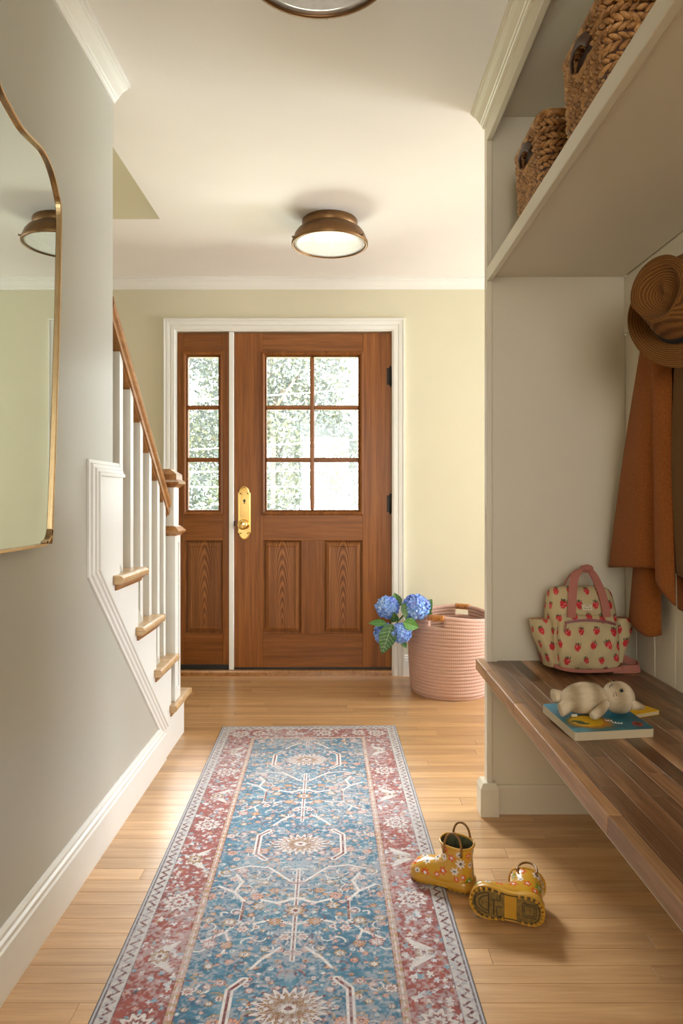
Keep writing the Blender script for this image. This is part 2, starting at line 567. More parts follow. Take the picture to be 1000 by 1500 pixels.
mb = MB(); mb.prism(BASE, lambda p, a: (-0.72 + p[0], a, p[1]), -2.5, 2.745)
struct(build(mb, 'baseboard_left', M['trim']), 'tall white baseboard under the left wall')
mb = MB(); mb.prism([(x, z * 0.86) for x, z in BASE], lambda p, a: (a, WY - p[0], p[1]), 0.372, 3.2)
struct(build(mb, 'baseboard_back', M['trim']), 'white baseboard right of the front door')
mb = MB(); mb.prism([(x, z * 0.86) for x, z in BASE], lambda p, a: (a, WY - p[0], p[1]), -1.75, -1.053)
struct(build(mb, 'baseboard_back_left', M['trim']), 'white baseboard left of the front door')
# door casing
CAS = [(0.0, 0.0), (0.0, 0.010), (0.006, 0.012), (0.010, 0.016), (0.030, 0.017), (0.034, 0.013), (0.040, 0.018), (0.056, 0.020), (0.060, 0.016), (0.066, 0.022), (0.073, 0.022), (0.073, 0.0)]
mb = MB(); mb.mitre([(OX0, 0), (OX0, OZ), (OX1, OZ), (OX1, 0)], CAS, lambda p, h: (p[0], WY - h, p[1]), side=1)
struct(build(mb, 'trim_4', M['trim']), 'white moulded casing around the front door')
mb = MB(); mb.box(-0.667, -0.640, 4.048, 4.125, 0.0325, 2.039, 0.002)
struct(build(mb, 'trim_5', M['trim']), 'narrow white post between door and sidelight')
mb = MB(); mb.box(OX0, OX1, 4.117, 4.17, 0.0, 0.0325); mb.prism([(4.028, 0), (4.028, 0.022), (4.036, 0.031), (4.117, 0.031), (4.117, 0)], lambda p, a: (a, p[0], p[1]), OX0 + 0.002, OX1 - 0.002)
struct(build(mb, 'trim_6', M['rail']), 'oak threshold under the front door')

# ------------------------------------------------------------------ front door and sidelight
PANEL = [(0, 0), (0.004, 0.010), (0.010, 0.012), (0.013, 0.006), (0.017, 0.004), (0.034, -0.001), (0.038, 0.001)]
GLAZ = [(0.0, 0.0), (0.0, 0.010), (0.006, 0.006), (0.010, -0.004), (0.018, -0.010), (0.026, -0.009), (0.031, -0.004), (0.036, -0.004), (0.036, 0.0)]
ROWS = ((1.605, 1.893), (1.2925, 1.5795), (0.981, 1.2665))
def leaf_door(root, x0, x1, mx0, mx1, cols, panels, dy):
    """stiles, rails, glazing bead, bars, panes and raised panels of one leaf; dy = face plane"""
    T = 0.045
    def bar(name, a, b_, z0, z1, m, y0=None, y1=None, bev=0.002):
        q = MB(); q.box(a, b_, dy if y0 is None else y0, dy + T if y1 is None else y1, z0, z1, bev)
        return build(q, name, m, root)
    zt, zb = 2.037, 0.0325
    bar('stile', x0, mx0 + 0.012, zb, zt, M['door']); bar('stile', mx1 - 0.012, x1, zb, zt, M['door'])
    a, b_ = mx0 + 0.012, mx1 - 0.012
    bar('rail', a, b_, 1.921, zt, M['doorh']); bar('rail', a, b_, 0.798, 0.960, M['doorh']); bar('rail', a, b_, zb, 0.244, M['doorh'])
    xs = [a] + [v for p in panels for v in p] + [b_]
    for k in range(0, len(xs), 2):
        if xs[k + 1] - xs[k] > 0.002:
            bar('mullion', xs[k], xs[k + 1], 0.244, 0.798, M['door'], bev=0.0008)
    for (p0, p1) in panels:
        q = MB(); q.rect_steps(p0, p1, 0.244, 0.798, PANEL, dy)
        q.box(p0, p1, dy + 0.02, dy + 0.035, 0.244, 0.798)
        build(q, 'raised_panel', M['doorp'], root, loc=((p0 + p1) / 2 - root.location.x, 0, 0.52 - root.location.z))
    gx0, gx1 = cols[0][0], cols[-1][1]; gz0, gz1 = 0.981, 1.893
    q = MB(); q.mitre([(gx0, gz0), (gx1, gz0), (gx1, gz1), (gx0, gz1)], [(d, h) for d, h in GLAZ], lambda p, h: (p[0], dy + h, p[1]), closed=True, side=-1)
    build(q, 'glazing_bead', M['door'], root)
    for k in range(len(cols) - 1):
        bar('muntin', cols[k][1], cols[k + 1][0], gz0, gz1, M['door'], dy + 0.002, dy + 0.03, 0.006)
    for k in range(2):
        for c in cols:
            bar('muntin', c[0] - 0.004, c[1] + 0.004, ROWS[k + 1][1], ROWS[k][0], M['doorh'], dy + 0.003, dy + 0.03, 0.006)
    # the bead's depth behind the frame, then the panes
    for (z0, z1) in ROWS:
        for c in cols:
            q = MB(); q.box(c[0] - 0.003, c[1] + 0.003, dy + 0.018, dy + 0.022, z0 - 0.003, z1 + 0.003)
            build(q, 'pane', M['glass'], root)
    q = MB(); q.mitre([(gx0, gz0), (gx1, gz0), (gx1, gz1), (gx0, gz1)], [(0, 0.008), (0, 0.043), (0.024, 0.043), (0.024, 0.008)], lambda p, h: (p[0], dy + h, p[1]), closed=True, side=-1)
    build(q, 'sash_lining', M['door'], root)

DY = 4.070
door = thing('door_1', 'dark brown wooden front door with six glass panes and brass knob', None, (-0.171, DY, 0.0325)); struct(door)
leaf_door(door, -0.6385, 0.2975, -0.4815, 0.138, ((-0.447, -0.1876), (-0.1624, 0.0997)), ((-0.466, -0.240), (-0.106, 0.124)), DY)
side = thing('window_1', 'narrow wooden sidelight left of the door with three stacked panes', None, (-0.822, DY, 0.0325)); struct(side)
leaf_door(side, -0.9775, -0.668, -0.952, -0.696, ((-0.916, -0.733),), ((-0.930, -0.704),), DY)
mb = MB(); mb.box(-0.9765, -0.669, DY - 0.006, DY, 0.0325, 0.060); build(mb, 'bottom_seal', M['black'], side)
mb = MB(); mb.box(-0.637, 0.296, DY - 0.004, DY, 0.0325, 0.043); build(mb, 'bottom_seal', M['black'], door)
for zc in (1.05 + 0.1785 * DY, 1.05 - 0.008 * DY):
    mb = MB(); mb.tube([(0.292, DY - 0.006, zc - 0.055), (0.292, DY - 0.006, zc + 0.055)], 0.0075, 10)
    for zz in (zc - 0.058, zc + 0.058):
        mb.lathe([(0.0, -0.004), (0.006, -0.003), (0.006, 0.003), (0.0, 0.004)], 10, (0.292, DY - 0.006, zz))
    mb.box(0.270, 0.290, DY - 0.0015, DY + 0.001, zc - 0.05, zc + 0.05)
    build(mb, 'hinge', M['iron'], door)
mb = MB(); mb.box(-0.644, -0.633, DY - 0.008, DY - 0.0005, 0.885, 0.915, 0.001); build(mb, 'strike', M['iron'], door)
# brass back plate
px0, px1, pz0, pz1 = -0.6165, -0.5405, 0.805, 1.122
pc = (px0 + px1) / 2; hw = (px1 - px0) / 2
def plate_outline(k):
    w = hw * k; e = 0.0
    pts = []
    top = pz1 - (1 - k) * hw; bot = pz0 + (1 - k) * hw
    sh = 0.034
    for i in range(13):
        a = PI * i / 12
        pts.append((pc + w * 0.80 * math.cos(a), top - sh + sh * math.sin(a)))
    pts.append((pc - w, top - sh - 0.004)); pts.append((pc - w, bot + sh + 0.004))
    for i in range(13):
        a = PI + PI * i / 12
        pts.append((pc + w * 0.80 * math.cos(a), bot + sh + sh * math.sin(a)))
    pts.append((pc + w, bot + sh + 0.004)); pts.append((pc + w, top - sh - 0.004))
    return pts
mb = MB()
rows_ = [[(x, DY - y, z) for x, z in plate_outline(k)] for k, y in ((1.0, 0.0), (1.0, 0.003), (0.90, 0.005), (0.82, 0.0055), (0.76, 0.004), (0.74, 0.004))]
mb.grid(rows_, cu=True, smooth=False, cap1=True)
plate = build(mb, 'back_plate', M['brass'], door); plate['label'] = 'polished brass back plate'
kx, kz = -0.582, 0.895
mb = MB()
prof = [(0.022, 0.004), (0.024, 0.008), (0.014, 0.011), (0.011, 0.016), (0.011, 0.028), (0.018, 0.033), (0.027, 0.040), (0.031, 0.049), (0.0305, 0.056), (0.026, 0.062), (0.017, 0.0655), (0.0, 0.0665)]
mb.grid([[(kx + r * math.cos(2 * PI * i / 32), DY - h, kz + r * math.sin(2 * PI * i / 32)) for i in range(32)] for r, h in prof], cu=True)
build(mb, 'knob', M['brass'], plate)
mb = MB()
mb.grid([[(pc + r * math.cos(2 * PI * i / 16), DY - h, 1.036 + r * math.sin(2 * PI * i / 16)) for i in range(16)] for r, h in ((0.008, 0.004), (0.008, 0.006), (0.0, 0.006))], cu=True)
mb.box(pc - 0.003, pc + 0.003, DY - 0.0065, DY - 0.004, 1.017, 1.033)
build(mb, 'keyhole', M['keyhole'], plate)
for sx in (-0.020, 0.020):
    for zz in (1.078, 0.842):
        mb = MB(); mb.grid([[(pc + sx + r * math.cos(2 * PI * i / 10), DY - h, zz + r * math.sin(2 * PI * i / 10)) for i in range(10)] for r, h in ((0.004, 0.004), (0.004, 0.0055), (0.0, 0.0062))], cu=True)
        build(mb, 'screw', M['bronze'], plate)

# ------------------------------------------------------------------ staircase
stair = thing('staircase', 'white open-sided staircase with oak treads and white square balusters', 'staircase', (-1.22, 3.07, 0))
RISE, RUN = 0.205, 0.23
def tread_y(k): return 3.10 - RUN * k
XS = -0.708        # stringer face
for k in range(10):
    zt = RISE * (k + 1) - 0.010
    yf = tread_y(k); yb = yf - 0.29
    xr = -0.676 if k < 4 else -0.852
    mb = MB()
    t_ = 0.028
    nose = [(xr - 0.014 + 0.014 * math.sin(a), zt - 0.014 + 0.014 * math.cos(a)) for a in np.linspace(0, PI, 9)]
    # oak board: rounded front nosing and, where open, rounded end
    poly = [(-1.745, zt), (-1.745, zt - t_)] + nose[::-1]
    mb.prism(poly, lambda p, a: (p[0], a, p[1]), yb, yf - 0.014, smooth=False)
    fr = [(yf - 0.014 + 0.014 * math.sin(a), zt - 0.014 + 0.014 * math.cos(a)) for a in np.linspace(0, PI, 9)]
    mb.prism([(yf - 0.014, zt - t_), (yf - 0.014, zt)] + fr, lambda p, a: (a, p[0], p[1]), -1.745, xr - 0.004)
    tr = build(mb, 'tread', M['tread'], stair)
    if k < 4:
        mb = MB()
        mb.prism([(XS, zt - t_), (XS + 0.020, zt - t_), (XS + 0.017, zt - t_ - 0.006), (XS + 0.008, zt - t_ - 0.012), (XS + 0.006, zt - t_ - 0.020), (XS, zt - t_ - 0.020)], lambda p, a: (p[0], a, p[1]), yb + 0.014, yf - 0.012)
        build(mb, 'scotia', M['rail'], tr)
    mb = MB(); mb.box(-1.745, -0.7205 if k < 4 else -0.852, yf - 0.045, yf - 0.030, zt - RISE + 0.0005, zt - t_ - 0.0005)
    build(mb, 'riser', M['trim'], stair)
# open stringer board
zz = [RISE * (k + 1) - 0.010 - 0.028 for k in range(4)]
yr = [tread_y(k) - 0.030 for k in range(4)]
poly = [(1.976, 1.117), (2.182, 1.117), (2.182, zz[3] + 0.02), (2.182, zz[3]), (yr[3], zz[3]), (yr[3], zz[2]), (yr[2], zz[2]), (yr[2], zz[1]), (yr[1], zz[1]), (yr[1], zz[0]), (yr[0], zz[0]), (yr[0], 0.0), (2.745, 0.0), (2.745, 0.142), (1.976, 0.846)]
mb = MB()
mb.prism(poly, lambda p, a: (a, p[0], p[1]), -0.7198, XS)
build(mb, 'stringer', M['trim'], stair)
SKIRT = [(0.0, 0.0), (0.0, 0.027), (0.010, 0.027), (0.012, 0.022), (0.020, 0.021), (0.023, 0.016), (0.032, 0.014), (0.036, 0.008), (0.045, 0.007), (0.046, 0.0)]
mb = MB()
mb.mitre([(2.748, 0.1425), (1.975, 0.846), (1.975, 1.1165), (2.190, 1.1165)], SKIRT, lambda p, h: (-0.7202 + h, p[0], p[1]), side=1)
build(mb, 'skirt_moulding', M['trim'], stair)
# newel
nx0, nx1, ny0, ny1 = -0.79, -0.70, 2.868, 2.958
mb = MB(); mb.box(nx0 + 0.004, nx1 - 0.004, ny0 + 0.004, ny1 - 0.004, 0.1955, 1.11, 0.002)
newel = build(mb, 'newel_post', M['trim'], stair)
def newel_frame(name, z0, z1):
    q = MB(); s = 0.018; d = 0.006
    x0, x1, y0, y1 = nx0 - 0.002, nx1 + 0.002, ny0 - 0.002, ny1 + 0.002
    for (a, b_, c, e) in ((x0, x0 + s, y0, y0 + d), (x1 - s, x1, y0, y0 + d), (x0, x0 + s, y1 - d, y1), (x1 - s, x1, y1 - d, y1), (x0, x0 + d, y0 + d, y0 + s), (x0, x0 + d, y1 - s, y1 - d), (x1 - d, x1, y0 + d, y0 + s), (x1 - d, x1, y1 - s, y1 - d)):
        q.box(a, b_, c, e, z0, z1, 0.0008)
    for (za, zb2) in ((z0, z0 + 0.05), (z1 - 0.03, z1)):
        q.box(x0 + s, x1 - s, y0, y0 + d, za, zb2, 0.0008); q.box(x0 + s, x1 - s, y1 - d, y1, za, zb2, 0.0008)
        q.box(x0, x0 + d, y0 + s, y1 - s, za, zb2, 0.0008); q.box(x1 - d, x1, y0 + s, y1 - s, za, zb2, 0.0008)
    return build(q, name, M['trim'], newel)
newel_frame('panel_frame', 0.1955, 0.892)
def square_rings(q, rings, cx, cy, cap0=True):
    q.grid([[(cx - r, cy - r, z), (cx + r, cy - r, z), (cx + r, cy + r, z), (cx - r, cy + r, z)] for r, z in rings], cu=True, smooth=False, cap0=cap0, cap1=True)
ncx, ncy = (nx0 + nx1) / 2, (ny0 + ny1) / 2
mb = MB(); square_rings(mb, [(0.047, 0.892), (0.052, 0.894), (0.054, 0.899), (0.066, 0.905), (0.067, 0.913), (0.062, 0.917), (0.050, 0.930), (0.041, 0.934)], ncx, ncy)
build(mb, 'collar', M['rail'], newel)
mb = MB(); square_rings(mb, [(0.044, 1.096), (0.048, 1.097), (0.050, 1.102), (0.055, 1.104), (0.064, 1.112), (0.065, 1.119), (0.061, 1.124), (0.054, 1.129), (0.053, 1.152), (0.022, 1.174), (0.020, 1.175)], ncx, ncy)
build(mb, 'cap', M['rail'], newel)
# handrail
SL = RISE / RUN
def rail_z(y): return 1.020 + SL * (2.868 - y)
RP = [(-0.022, -0.032), (0.022, -0.032), (0.024, -0.020), (0.019, -0.012), (0.028, -0.004), (0.031, 0.008), (0.028, 0.020), (0.018, 0.028), (0.0, 0.031), (-0.018, 0.028), (-0.028, 0.020), (-0.031, 0.008), (-0.028, -0.004), (-0.019, -0.012), (-0.024, -0.020)]
mb = MB()
mb.grid([[(-0.745 + p[0], y, rail_z(y) + p[1] * 1.25) for p in RP] for y in (2.150, 2.867)], cu=True, smooth=False, cap0=True, cap1=True)
build(mb, 'handrail', M['rail'], stair)
for y in (2.262, 2.376, 2.491, 2.606, 2.721, 2.815):
    k = next(k for k in (3, 2, 1, 0) if tread_y(k) - 0.30 < y < tread_y(k) - 0.015)
    z0 = RISE * (k + 1) - 0.010
    mb = MB(); h = 0.016
    vs = [(-0.745 + sx * h, y + sy * h, z) for (sx, sy) in ((-1, -1), (1, -1), (1, 1), (-1, 1)) for z in (z0 + 0.0003, rail_z(y + sy * h) - 0.041)]
    mb.add(vs, [(0, 2, 4, 6), (1, 3, 5, 7), (0, 1, 3, 2), (2, 3, 5, 4), (4, 5, 7, 6), (6, 7, 1, 0)])
    build(mb, 'baluster', M['trim'], stair)
    mb = MB()   # oak fillet filling the rail groove above the gap between balusters
    ya, yb = y + 0.018, min(y + 0.097, 2.866)
    if yb - ya > 0.02:
        vs = [(-0.745 + sx * 0.014, yy, rail_z(yy) + dz) for yy in (ya, yb) for (sx, dz) in ((-1, -0.0475), (1, -0.0475), (1, -0.0402), (-1, -0.0402))]
        mb.add(vs, [(0, 1, 2, 3), (4, 5, 6, 7), (0, 1, 5, 4), (1, 2, 6, 5), (2, 3, 7, 6), (3, 0, 4, 7)])
        build(mb, 'fillet', M['rail'], stair)

# ------------------------------------------------------------------ built-in locker and bench
cabt = thing('built_in_cabinet', 'tall off-white built-in with open shelf over the bench', 'cabinet', (0.72, 2.28, 0))
def cb(name, x0, x1, y0, y1, z0, z1, b=0.0015, parent=None, m='cab'):
    q = MB(); q.box(x0, x1, y0, y1, z0, z1, b); return build(q, name, M[m], parent or cabt)
cb('end_panel', 0.5005, 0.9483, 2.281, 2.3025, 0, CEIL - 0.001)
cb('stile', 0.482, 0.500, 2.265, 2.3025, 0.0, CEIL - 0.001)
cb('header', 0.482, 0.500, 0.2, 2.2648, 2.2375, CEIL - 0.001)
cb('cubby_top', 0.5005, 0.948, 0.2, 2.2805, 2.324, CEIL - 0.001)
cb('shelf', 0.5005, 0.943, 0.2, 2.2805, 1.7895, 1.812)
cb('fascia', 0.482, 0.500, 0.2, 2.2648, 1.771, 1.8144)
pb = MB()
pb.box(0.458, 0.519, 2.2455, 2.312, 0.0, 0.092, 0.001)
pb.grid([[(0.458, 2.2455, 0.0915), (0.519, 2.2455, 0.0915), (0.519, 2.312, 0.0915), (0.458, 2.312, 0.0915)], [(0.468, 2.2555, 0.108), (0.510, 2.2555, 0.108), (0.510, 2.312, 0.108), (0.468, 2.312, 0.108)]], cu=True, smooth=False, cap0=True, cap1=True)
build(pb, 'plinth_block', M['cab'], cabt)
bb = MB(); bb.prism([(0, 0), (0.013, 0), (0.013, 0.086), (0.008, 0.095), (0, 0.095)], lambda p, a: (a, 2.281 - p[0], p[1]), 0.519, 0.948)
build(bb, 'baseboard', M['cab'], cabt)

M['walnut'] = wood('walnut_stave', (0.085, 0.036, 0.014), (0.215, 0.108, 0.050), (0.40, 0.235, 0.125), axis=1, rough=0.34, vary=0.55, along=2.2, across=30, rnd=23, coat=0.15, fine=0.2)
M['walnut_edge'] = wood('walnut_front_edge', (0.26, 0.13, 0.055), (0.40, 0.215, 0.10), (0.54, 0.32, 0.165), axis=1, rough=0.45, vary=0.18, along=2.0, across=30, rnd=23, coat=0.0, spec=0.3)
bench = thing('bench_top', 'thick walnut butcher-block bench top with mixed dark and light staves', 'bench', (0.70, 1.3, 0.458))
xs = [0.455, 0.482]
w_ = (0.9483 - 0.482) / 12
xs += [0.482 + w_ * (i + 1) for i in range(12)]
stave_cache = {}
for i in range(13):
    y1 = 2.318 if i == 0 else (2.2645 if i == 1 else 2.2805)
    y = y1
    first = True
    while y > 0.24:
        L = random.choice([0.26, 0.34, 0.42, 0.52, 0.64, 0.78])
        if first: L *= random.choice([0.5, 0.75, 1.0]); first = False
        ya = max(0.22, y - L)
        if ya - 0.22 < 0.08: ya = 0.22
        q = MB(); q.box(xs[i], xs[i + 1], ya, y, 0.470, 0.508, 0.0003 if i else 0.0024)
        build(q, 'stave', M['walnut_edge'] if i == 0 else M['walnut'], bench)
        y = ya
        if y <= 0.221: break
q = MB(); q.box(0.464, 0.948, 0.22, 2.2645, 0.4585, 0.4695, 0.001); build(q, 'support_board', M['cab'], bench)

# ------------------------------------------------------------------ ceiling lights
def ceiling_light(loc, label):
    r = thing('ceiling_light', label, 'ceiling light', loc, (0, 0, 0), 'flush ceiling lights along the hall')
    q = MB(); q.lathe([(0.0, 0.0), (0.128, 0.0), (0.130, -0.004), (0.129, -0.034), (0.126, -0.038)], 64); build(q, 'canopy', M['bronze'], r, world=False)
    q = MB(); q.lathe([(0.120, -0.037), (0.135, -0.040), (0.151, -0.050), (0.163, -0.066), (0.170, -0.084), (0.1735, -0.096), (0.1735, -0.099), (0.166, -0.099), (0.160, -0.070), (0.12, -0.045)], 64); build(q, 'shade', M['bronze'], r, world=False)
    q = MB(); q.lathe([(0.1735, -0.0985), (0.1775, -0.099), (0.1785, -0.103), (0.1785, -0.113), (0.1765, -0.1155), (0.169, -0.1155), (0.168, -0.111), (0.168, -0.0985)], 64); rim = build(q, 'rim', M['bronze'], r, world=False)
    q = MB(); q.lathe([(0.1675, -0.104), (0.1675, -0.1105), (0.15, -0.1107), (0.10, -0.1109), (0.0, -0.111)], 64); build(q, 'diffuser', M['diffuser'], r, world=False)
    for a in (205, 325, 85):
        a = math.radians(a)
        d = Vector((math.cos(a), math.sin(a), 0)); c = d * 0.176 + Vector((0, 0, -0.104))
        q = MB(); q.tube([c, c + d * 0.008], 0.0035, 8); q.tube([c + d * 0.008, c + d * 0.012], 0.005, 8)
        build(q, 'thumb_screw', M['bronze'], r, world=False)
    return r
ceiling_light((-0.055, 3.20, CEIL), 'round bronze ceiling light nearest the front door')
ceiling_light((-0.053, 1.512, CEIL), 'round ceiling light cut off at the top of the photo')

# ------------------------------------------------------------------ mirror on the left wall
mir = thing('wall_mirror', 'tall gold-framed wall mirror with curved top on left wall', 'mirror', (-0.7195, 1.31, 0.94))
half = [(0.0, 1.925), (0.05, 1.918), (0.088, 1.886), (0.122, 1.873), (0.160, 1.861), (0.191, 1.856), (0.222, 1.857), (0.263, 1.860), (0.292, 1.859), (0.3255, 1.845), (0.349, 1.825), (0.369, 1.797), (0.382, 1.771), (0.383, 1.70), (0.374, 1.50), (0.352, 1.20), (0.334, 1.0), (0.331, 0.975), (0.320, 0.957), (0.300, 0.947), (0.27, 0.944), (0.0, 0.944)]
hs = spline(half, 120)
loop = [(1.31 + p[0], p[1]) for p in hs] + [(1.31 - p[0], p[1]) for p in hs[-2:0:-1]]
loop = [(y * 0.98, 1.05 + (z - 1.05) * 0.98) for y, z in loop]
q = MB()
q.mitre(loop, [(0.0, 0.010), (0.0, 0.037), (0.001, 0.0385), (0.006, 0.0385), (0.007, 0.037), (0.007, 0.0)], lambda p, h: (-0.7195 + h, p[0], p[1]), closed=True, side=1)
build(q, 'frame', M['gilt'], mir)
q = MB(); q.prism(loop, lambda p, a: (a + (0.003 * (p[0] - 1.31) if a > -0.71 else 0), p[0], p[1]), -0.7190, -0.689)
build(q, 'mirror_glass', M['mirror'], mir)

# ------------------------------------------------------------------ runner rug (printed pattern, one mesh + bound edges)
def vnoise(h, w, ny, nx, seed):
    r = np.random.default_rng(seed)
    g = r.random((ny + 1, nx + 1))
    y = np.linspace(0, ny - 1e-6, h); x = np.linspace(0, nx - 1e-6, w)
    iy = y.astype(int); ix = x.astype(int); fy = (y - iy)[:, None]; fx = (x - ix)[None, :]
    fy = fy * fy * (3 - 2 * fy); fx = fx * fx * (3 - 2 * fx)
    return (g[iy][:, ix] * (1 - fy) * (1 - fx) + g[iy][:, ix + 1] * (1 - fy) * fx + g[iy + 1][:, ix] * fy * (1 - fx) + g[iy + 1][:, ix + 1] * fy * fx)

RW, RL = 0.79, 2.44
NU, NV = 380, 1120
def make_rug():
    U = np.linspace(-RW / 2, RW / 2, NU); V = np.linspace(0, RL, NV)
    uu, vv = np.meshgrid(U, V)
    C = np.zeros((NV, NU, 3))
    du, dv = U[1] - U[0], V[1] - V[0]
    deep = np.array((0.008, 0.052, 0.105)); teal = np.array((0.022, 0.115, 0.185)); pale = np.array((0.13, 0.25, 0.31))
    cream = np.array((0.52, 0.475, 0.445)); pink = np.array((0.40, 0.22, 0.19)); tan = np.array((0.29, 0.175, 0.075)); oxred = np.array((0.13, 0.022, 0.019)); red = np.array((0.225, 0.042, 0.028)); orange = np.array((0.50, 0.24, 0.13)); grey = np.array((0.40, 0.40, 0.42)); dark = np.array((0.06, 0.04, 0.045))
    n1 = vnoise(NV, NU, 60, 12, 1); n2 = vnoise(NV, NU, 220, 40, 2)
    b = np.clip(0.55 * n1 + 0.5 * n2, 0, 1)[..., None]
    C[:] = np.where(b < 0.5, deep + (teal - deep) * (b / 0.5), teal + (pale - teal) * ((b - 0.5) / 0.5) * 0.8)
    def win(cu, cv, r):
        i0 = max(0, int((cu - r + RW / 2) / du)); i1 = min(NU, int((cu + r + RW / 2) / du) + 2)
        j0 = max(0, int((cv - r) / dv)); j1 = min(NV, int((cv + r) / dv) + 2)
        return slice(j0, j1), slice(i0, i1)
    def rosette(cu, cv, r, n, cols, sv=1.0, ph=0.0):
        sl = win(cu, cv, r * 1.25 * max(1, sv))
        x = uu[sl] - cu; y = (vv[sl] - cv) / sv
        if x.size == 0: return
        rad = np.hypot(x, y); ang = np.arctan2(y, x) + ph
        edge = r * (0.86 + 0.16 * np.cos(n * ang))
        c = C[sl]
        for k, (f, col) in enumerate(cols):
            m = rad < edge * f
            c[m] = col
        sp = (rad < edge * 0.8) & (rad > r * 0.3) & (np.abs(np.cos(n * ang / 2)) < 0.22)
        c[sp] = cols[0][1]
    def stroke(pts, w, col, mirror=True):
        for s in ((1, -1) if mirror else (1,)):
            for (a, b_) in zip(pts[:-1], pts[1:]):
                ax, ay = a[0] * s, a[1]; bx, by = b_[0] * s, b_[1]
                cu, cv = (ax + bx) / 2, (ay + by) / 2
                r = math.hypot(bx - ax, by - ay) / 2 + w * 1.5
                sl = win(cu, cv, r)
                x = uu[sl]; y = vv[sl]
                if x.size == 0: continue
                L2 = (bx - ax) ** 2 + (by - ay) ** 2 + 1e-9
                t = np.clip(((x - ax) * (bx - ax) + (y - ay) * (by - ay)) / L2, 0, 1)
                d = np.hypot(x - ax - t * (bx - ax), y - ay - t * (by - ay))
                C[sl][d < w] = col
    fl = random.Random(11)
    P = 0.666
    centres = [0.404 + P * k for k in range(-1, 4)]
    pal = [(pink, cream, oxred), (tan, orange, oxred), (cream, pink, oxred), (tan, cream, dark), (orange, pink, oxred), (pale, cream, deep)]
    spec = []
    for _ in range(1500):
        cu, cv, r = fl.uniform(0.012, 0.228), fl.uniform(-P / 2, P / 2), fl.choice((0.005, 0.006, 0.007, 0.008, 0.010, 0.012, 0.015, 0.018))
        if any(math.hypot(cu - q_[0], (cv - q_[1])) < (r + q_[2]) * 0.98 for q_ in spec): continue
        spec.append((cu, cv, r, fl.choice((6, 8, 8, 10)), fl.choice(pal)))
        if len(spec) > 170: break
    scr = []
    for _ in range(110):
        cu, cv = fl.uniform(0.0, 0.225), fl.uniform(-P / 2, P / 2)
        r = fl.uniform(0.007, 0.020); a0 = fl.uniform(0, 2 * PI); sw_ = fl.uniform(1.6, 4.2) * fl.choice((1, -1))
        pts = [(cu + r * (1 + 0.25 * k / 7) * math.cos(a0 + sw_ * k / 7), cv + r * 0.9 * (1 + 0.25 * k / 7) * math.sin(a0 + sw_ * k / 7)) for k in range(8)]
        scr.append((pts, fl.choice((0.0014, 0.0018, 0.0024)), fl.choice((cream, pale, pink, oxred, tan, cream))))
    for c in centres:
        for pts, w, col in scr:
            stroke([(p[0], p[1] + c) for p in pts], w, col)
        for (cu, cv, r, n, pl) in spec:
            for s in (1, -1):
                rosette(cu * s, c + cv, r, n, [(1.18, pl[2]), (1.0, pl[0]), (0.62, pl[1]), (0.30, pl[2]), (0.16, cream)], 0.85)
        # branching cream stems
        wc = cream * 1.08
        for pts, w in (([(0.02, c + 0.20), (0.06, c + 0.155), (0.085, c + 0.13)], 0.0036), ([(0.03, c - 0.19), (0.07, c - 0.15), (0.09, c - 0.12)], 0.0036),
                       ([(0.21, c + 0.22), (0.165, c + 0.25), (0.135, c + 0.29), (0.135, c + 0.375), (0.165, c + 0.415), (0.215, c + 0.45)], 0.0038),
                       ([(0.165, c + 0.25), (0.15, c + 0.20), (0.17, c + 0.165)], 0.004), ([(0.165, c + 0.415), (0.15, c + 0.46), (0.165, c + 0.50)], 0.003),
                       ([(0.09, c + 0.13), (0.14, c + 0.12), (0.19, c + 0.14)], 0.003), ([(0.0, c + 0.28), (0.05, c + 0.30), (0.09, c + 0.285)], 0.004), ([(0.0, c + 0.39), (0.06, c + 0.37), (0.10, c + 0.385)], 0.004)):
            stroke(pts, w, wc)
        stroke([(0.135, c + 0.295), (0.135, c + 0.37)], 0.003, oxred)
        # stem on the centre line
        stroke([(0, c + 0.14), (0, c + 0.52)], 0.0058, wc, False)
        stroke([(0, c + 0.14), (0, c + 0.52)], 0.0022, oxred, False)
        for k in range(6):
            y = c + 0.14 + 0.07 * k
            stroke([(-0.022, y), (0.022, y)], 0.0026, oxred if k % 2 else cream, False)
        rosette(0, c + P / 2, 0.026, 8, [(1.2, oxred), (1.0, tan), (0.6, cream), (0.3, oxred)], 0.8)
        # medallion
        rosette(0, c, 0.082, 22, [(1.10, oxred), (1.0, cream), (0.78, oxred), (0.74, tan), (0.55, pink), (0.50, tan * 0.8), (0.30, oxred), (0.26, cream), (0.12, oxred)], 0.72)
        for a in range(10):
            an = a * PI / 5
            rosette(0.046 * math.cos(an), c + 0.033 * math.sin(an), 0.007, 5, [(1.2, oxred), (0.9, cream)])
        # brackets beside it
        stroke([(0.100, c - 0.085), (0.128, c - 0.055), (0.128, c + 0.055), (0.100, c + 0.085)], 0.009, wc)
        stroke([(0.100, c - 0.085), (0.128, c - 0.055), (0.128, c + 0.055), (0.100, c + 0.085)], 0.0034, oxred)
    # borders
    du_e = np.minimum(RW / 2 - np.abs(uu), np.minimum(vv, RL - vv))
    # distance along the border for repeated figures
    main = (du_e < 0.144) & (du_e >= 0.042)
    inner = (du_e < 0.166) & (du_e >= 0.144)
    outer = du_e < 0.042
    nb = vnoise(NV, NU, 150, 50, 5); nb2 = vnoise(NV, NU, 420, 150, 6)
    mb_ = red * 0.75 + (red * 1.25 - red * 0.75) * nb[..., None]
    C[main] = mb_[main]
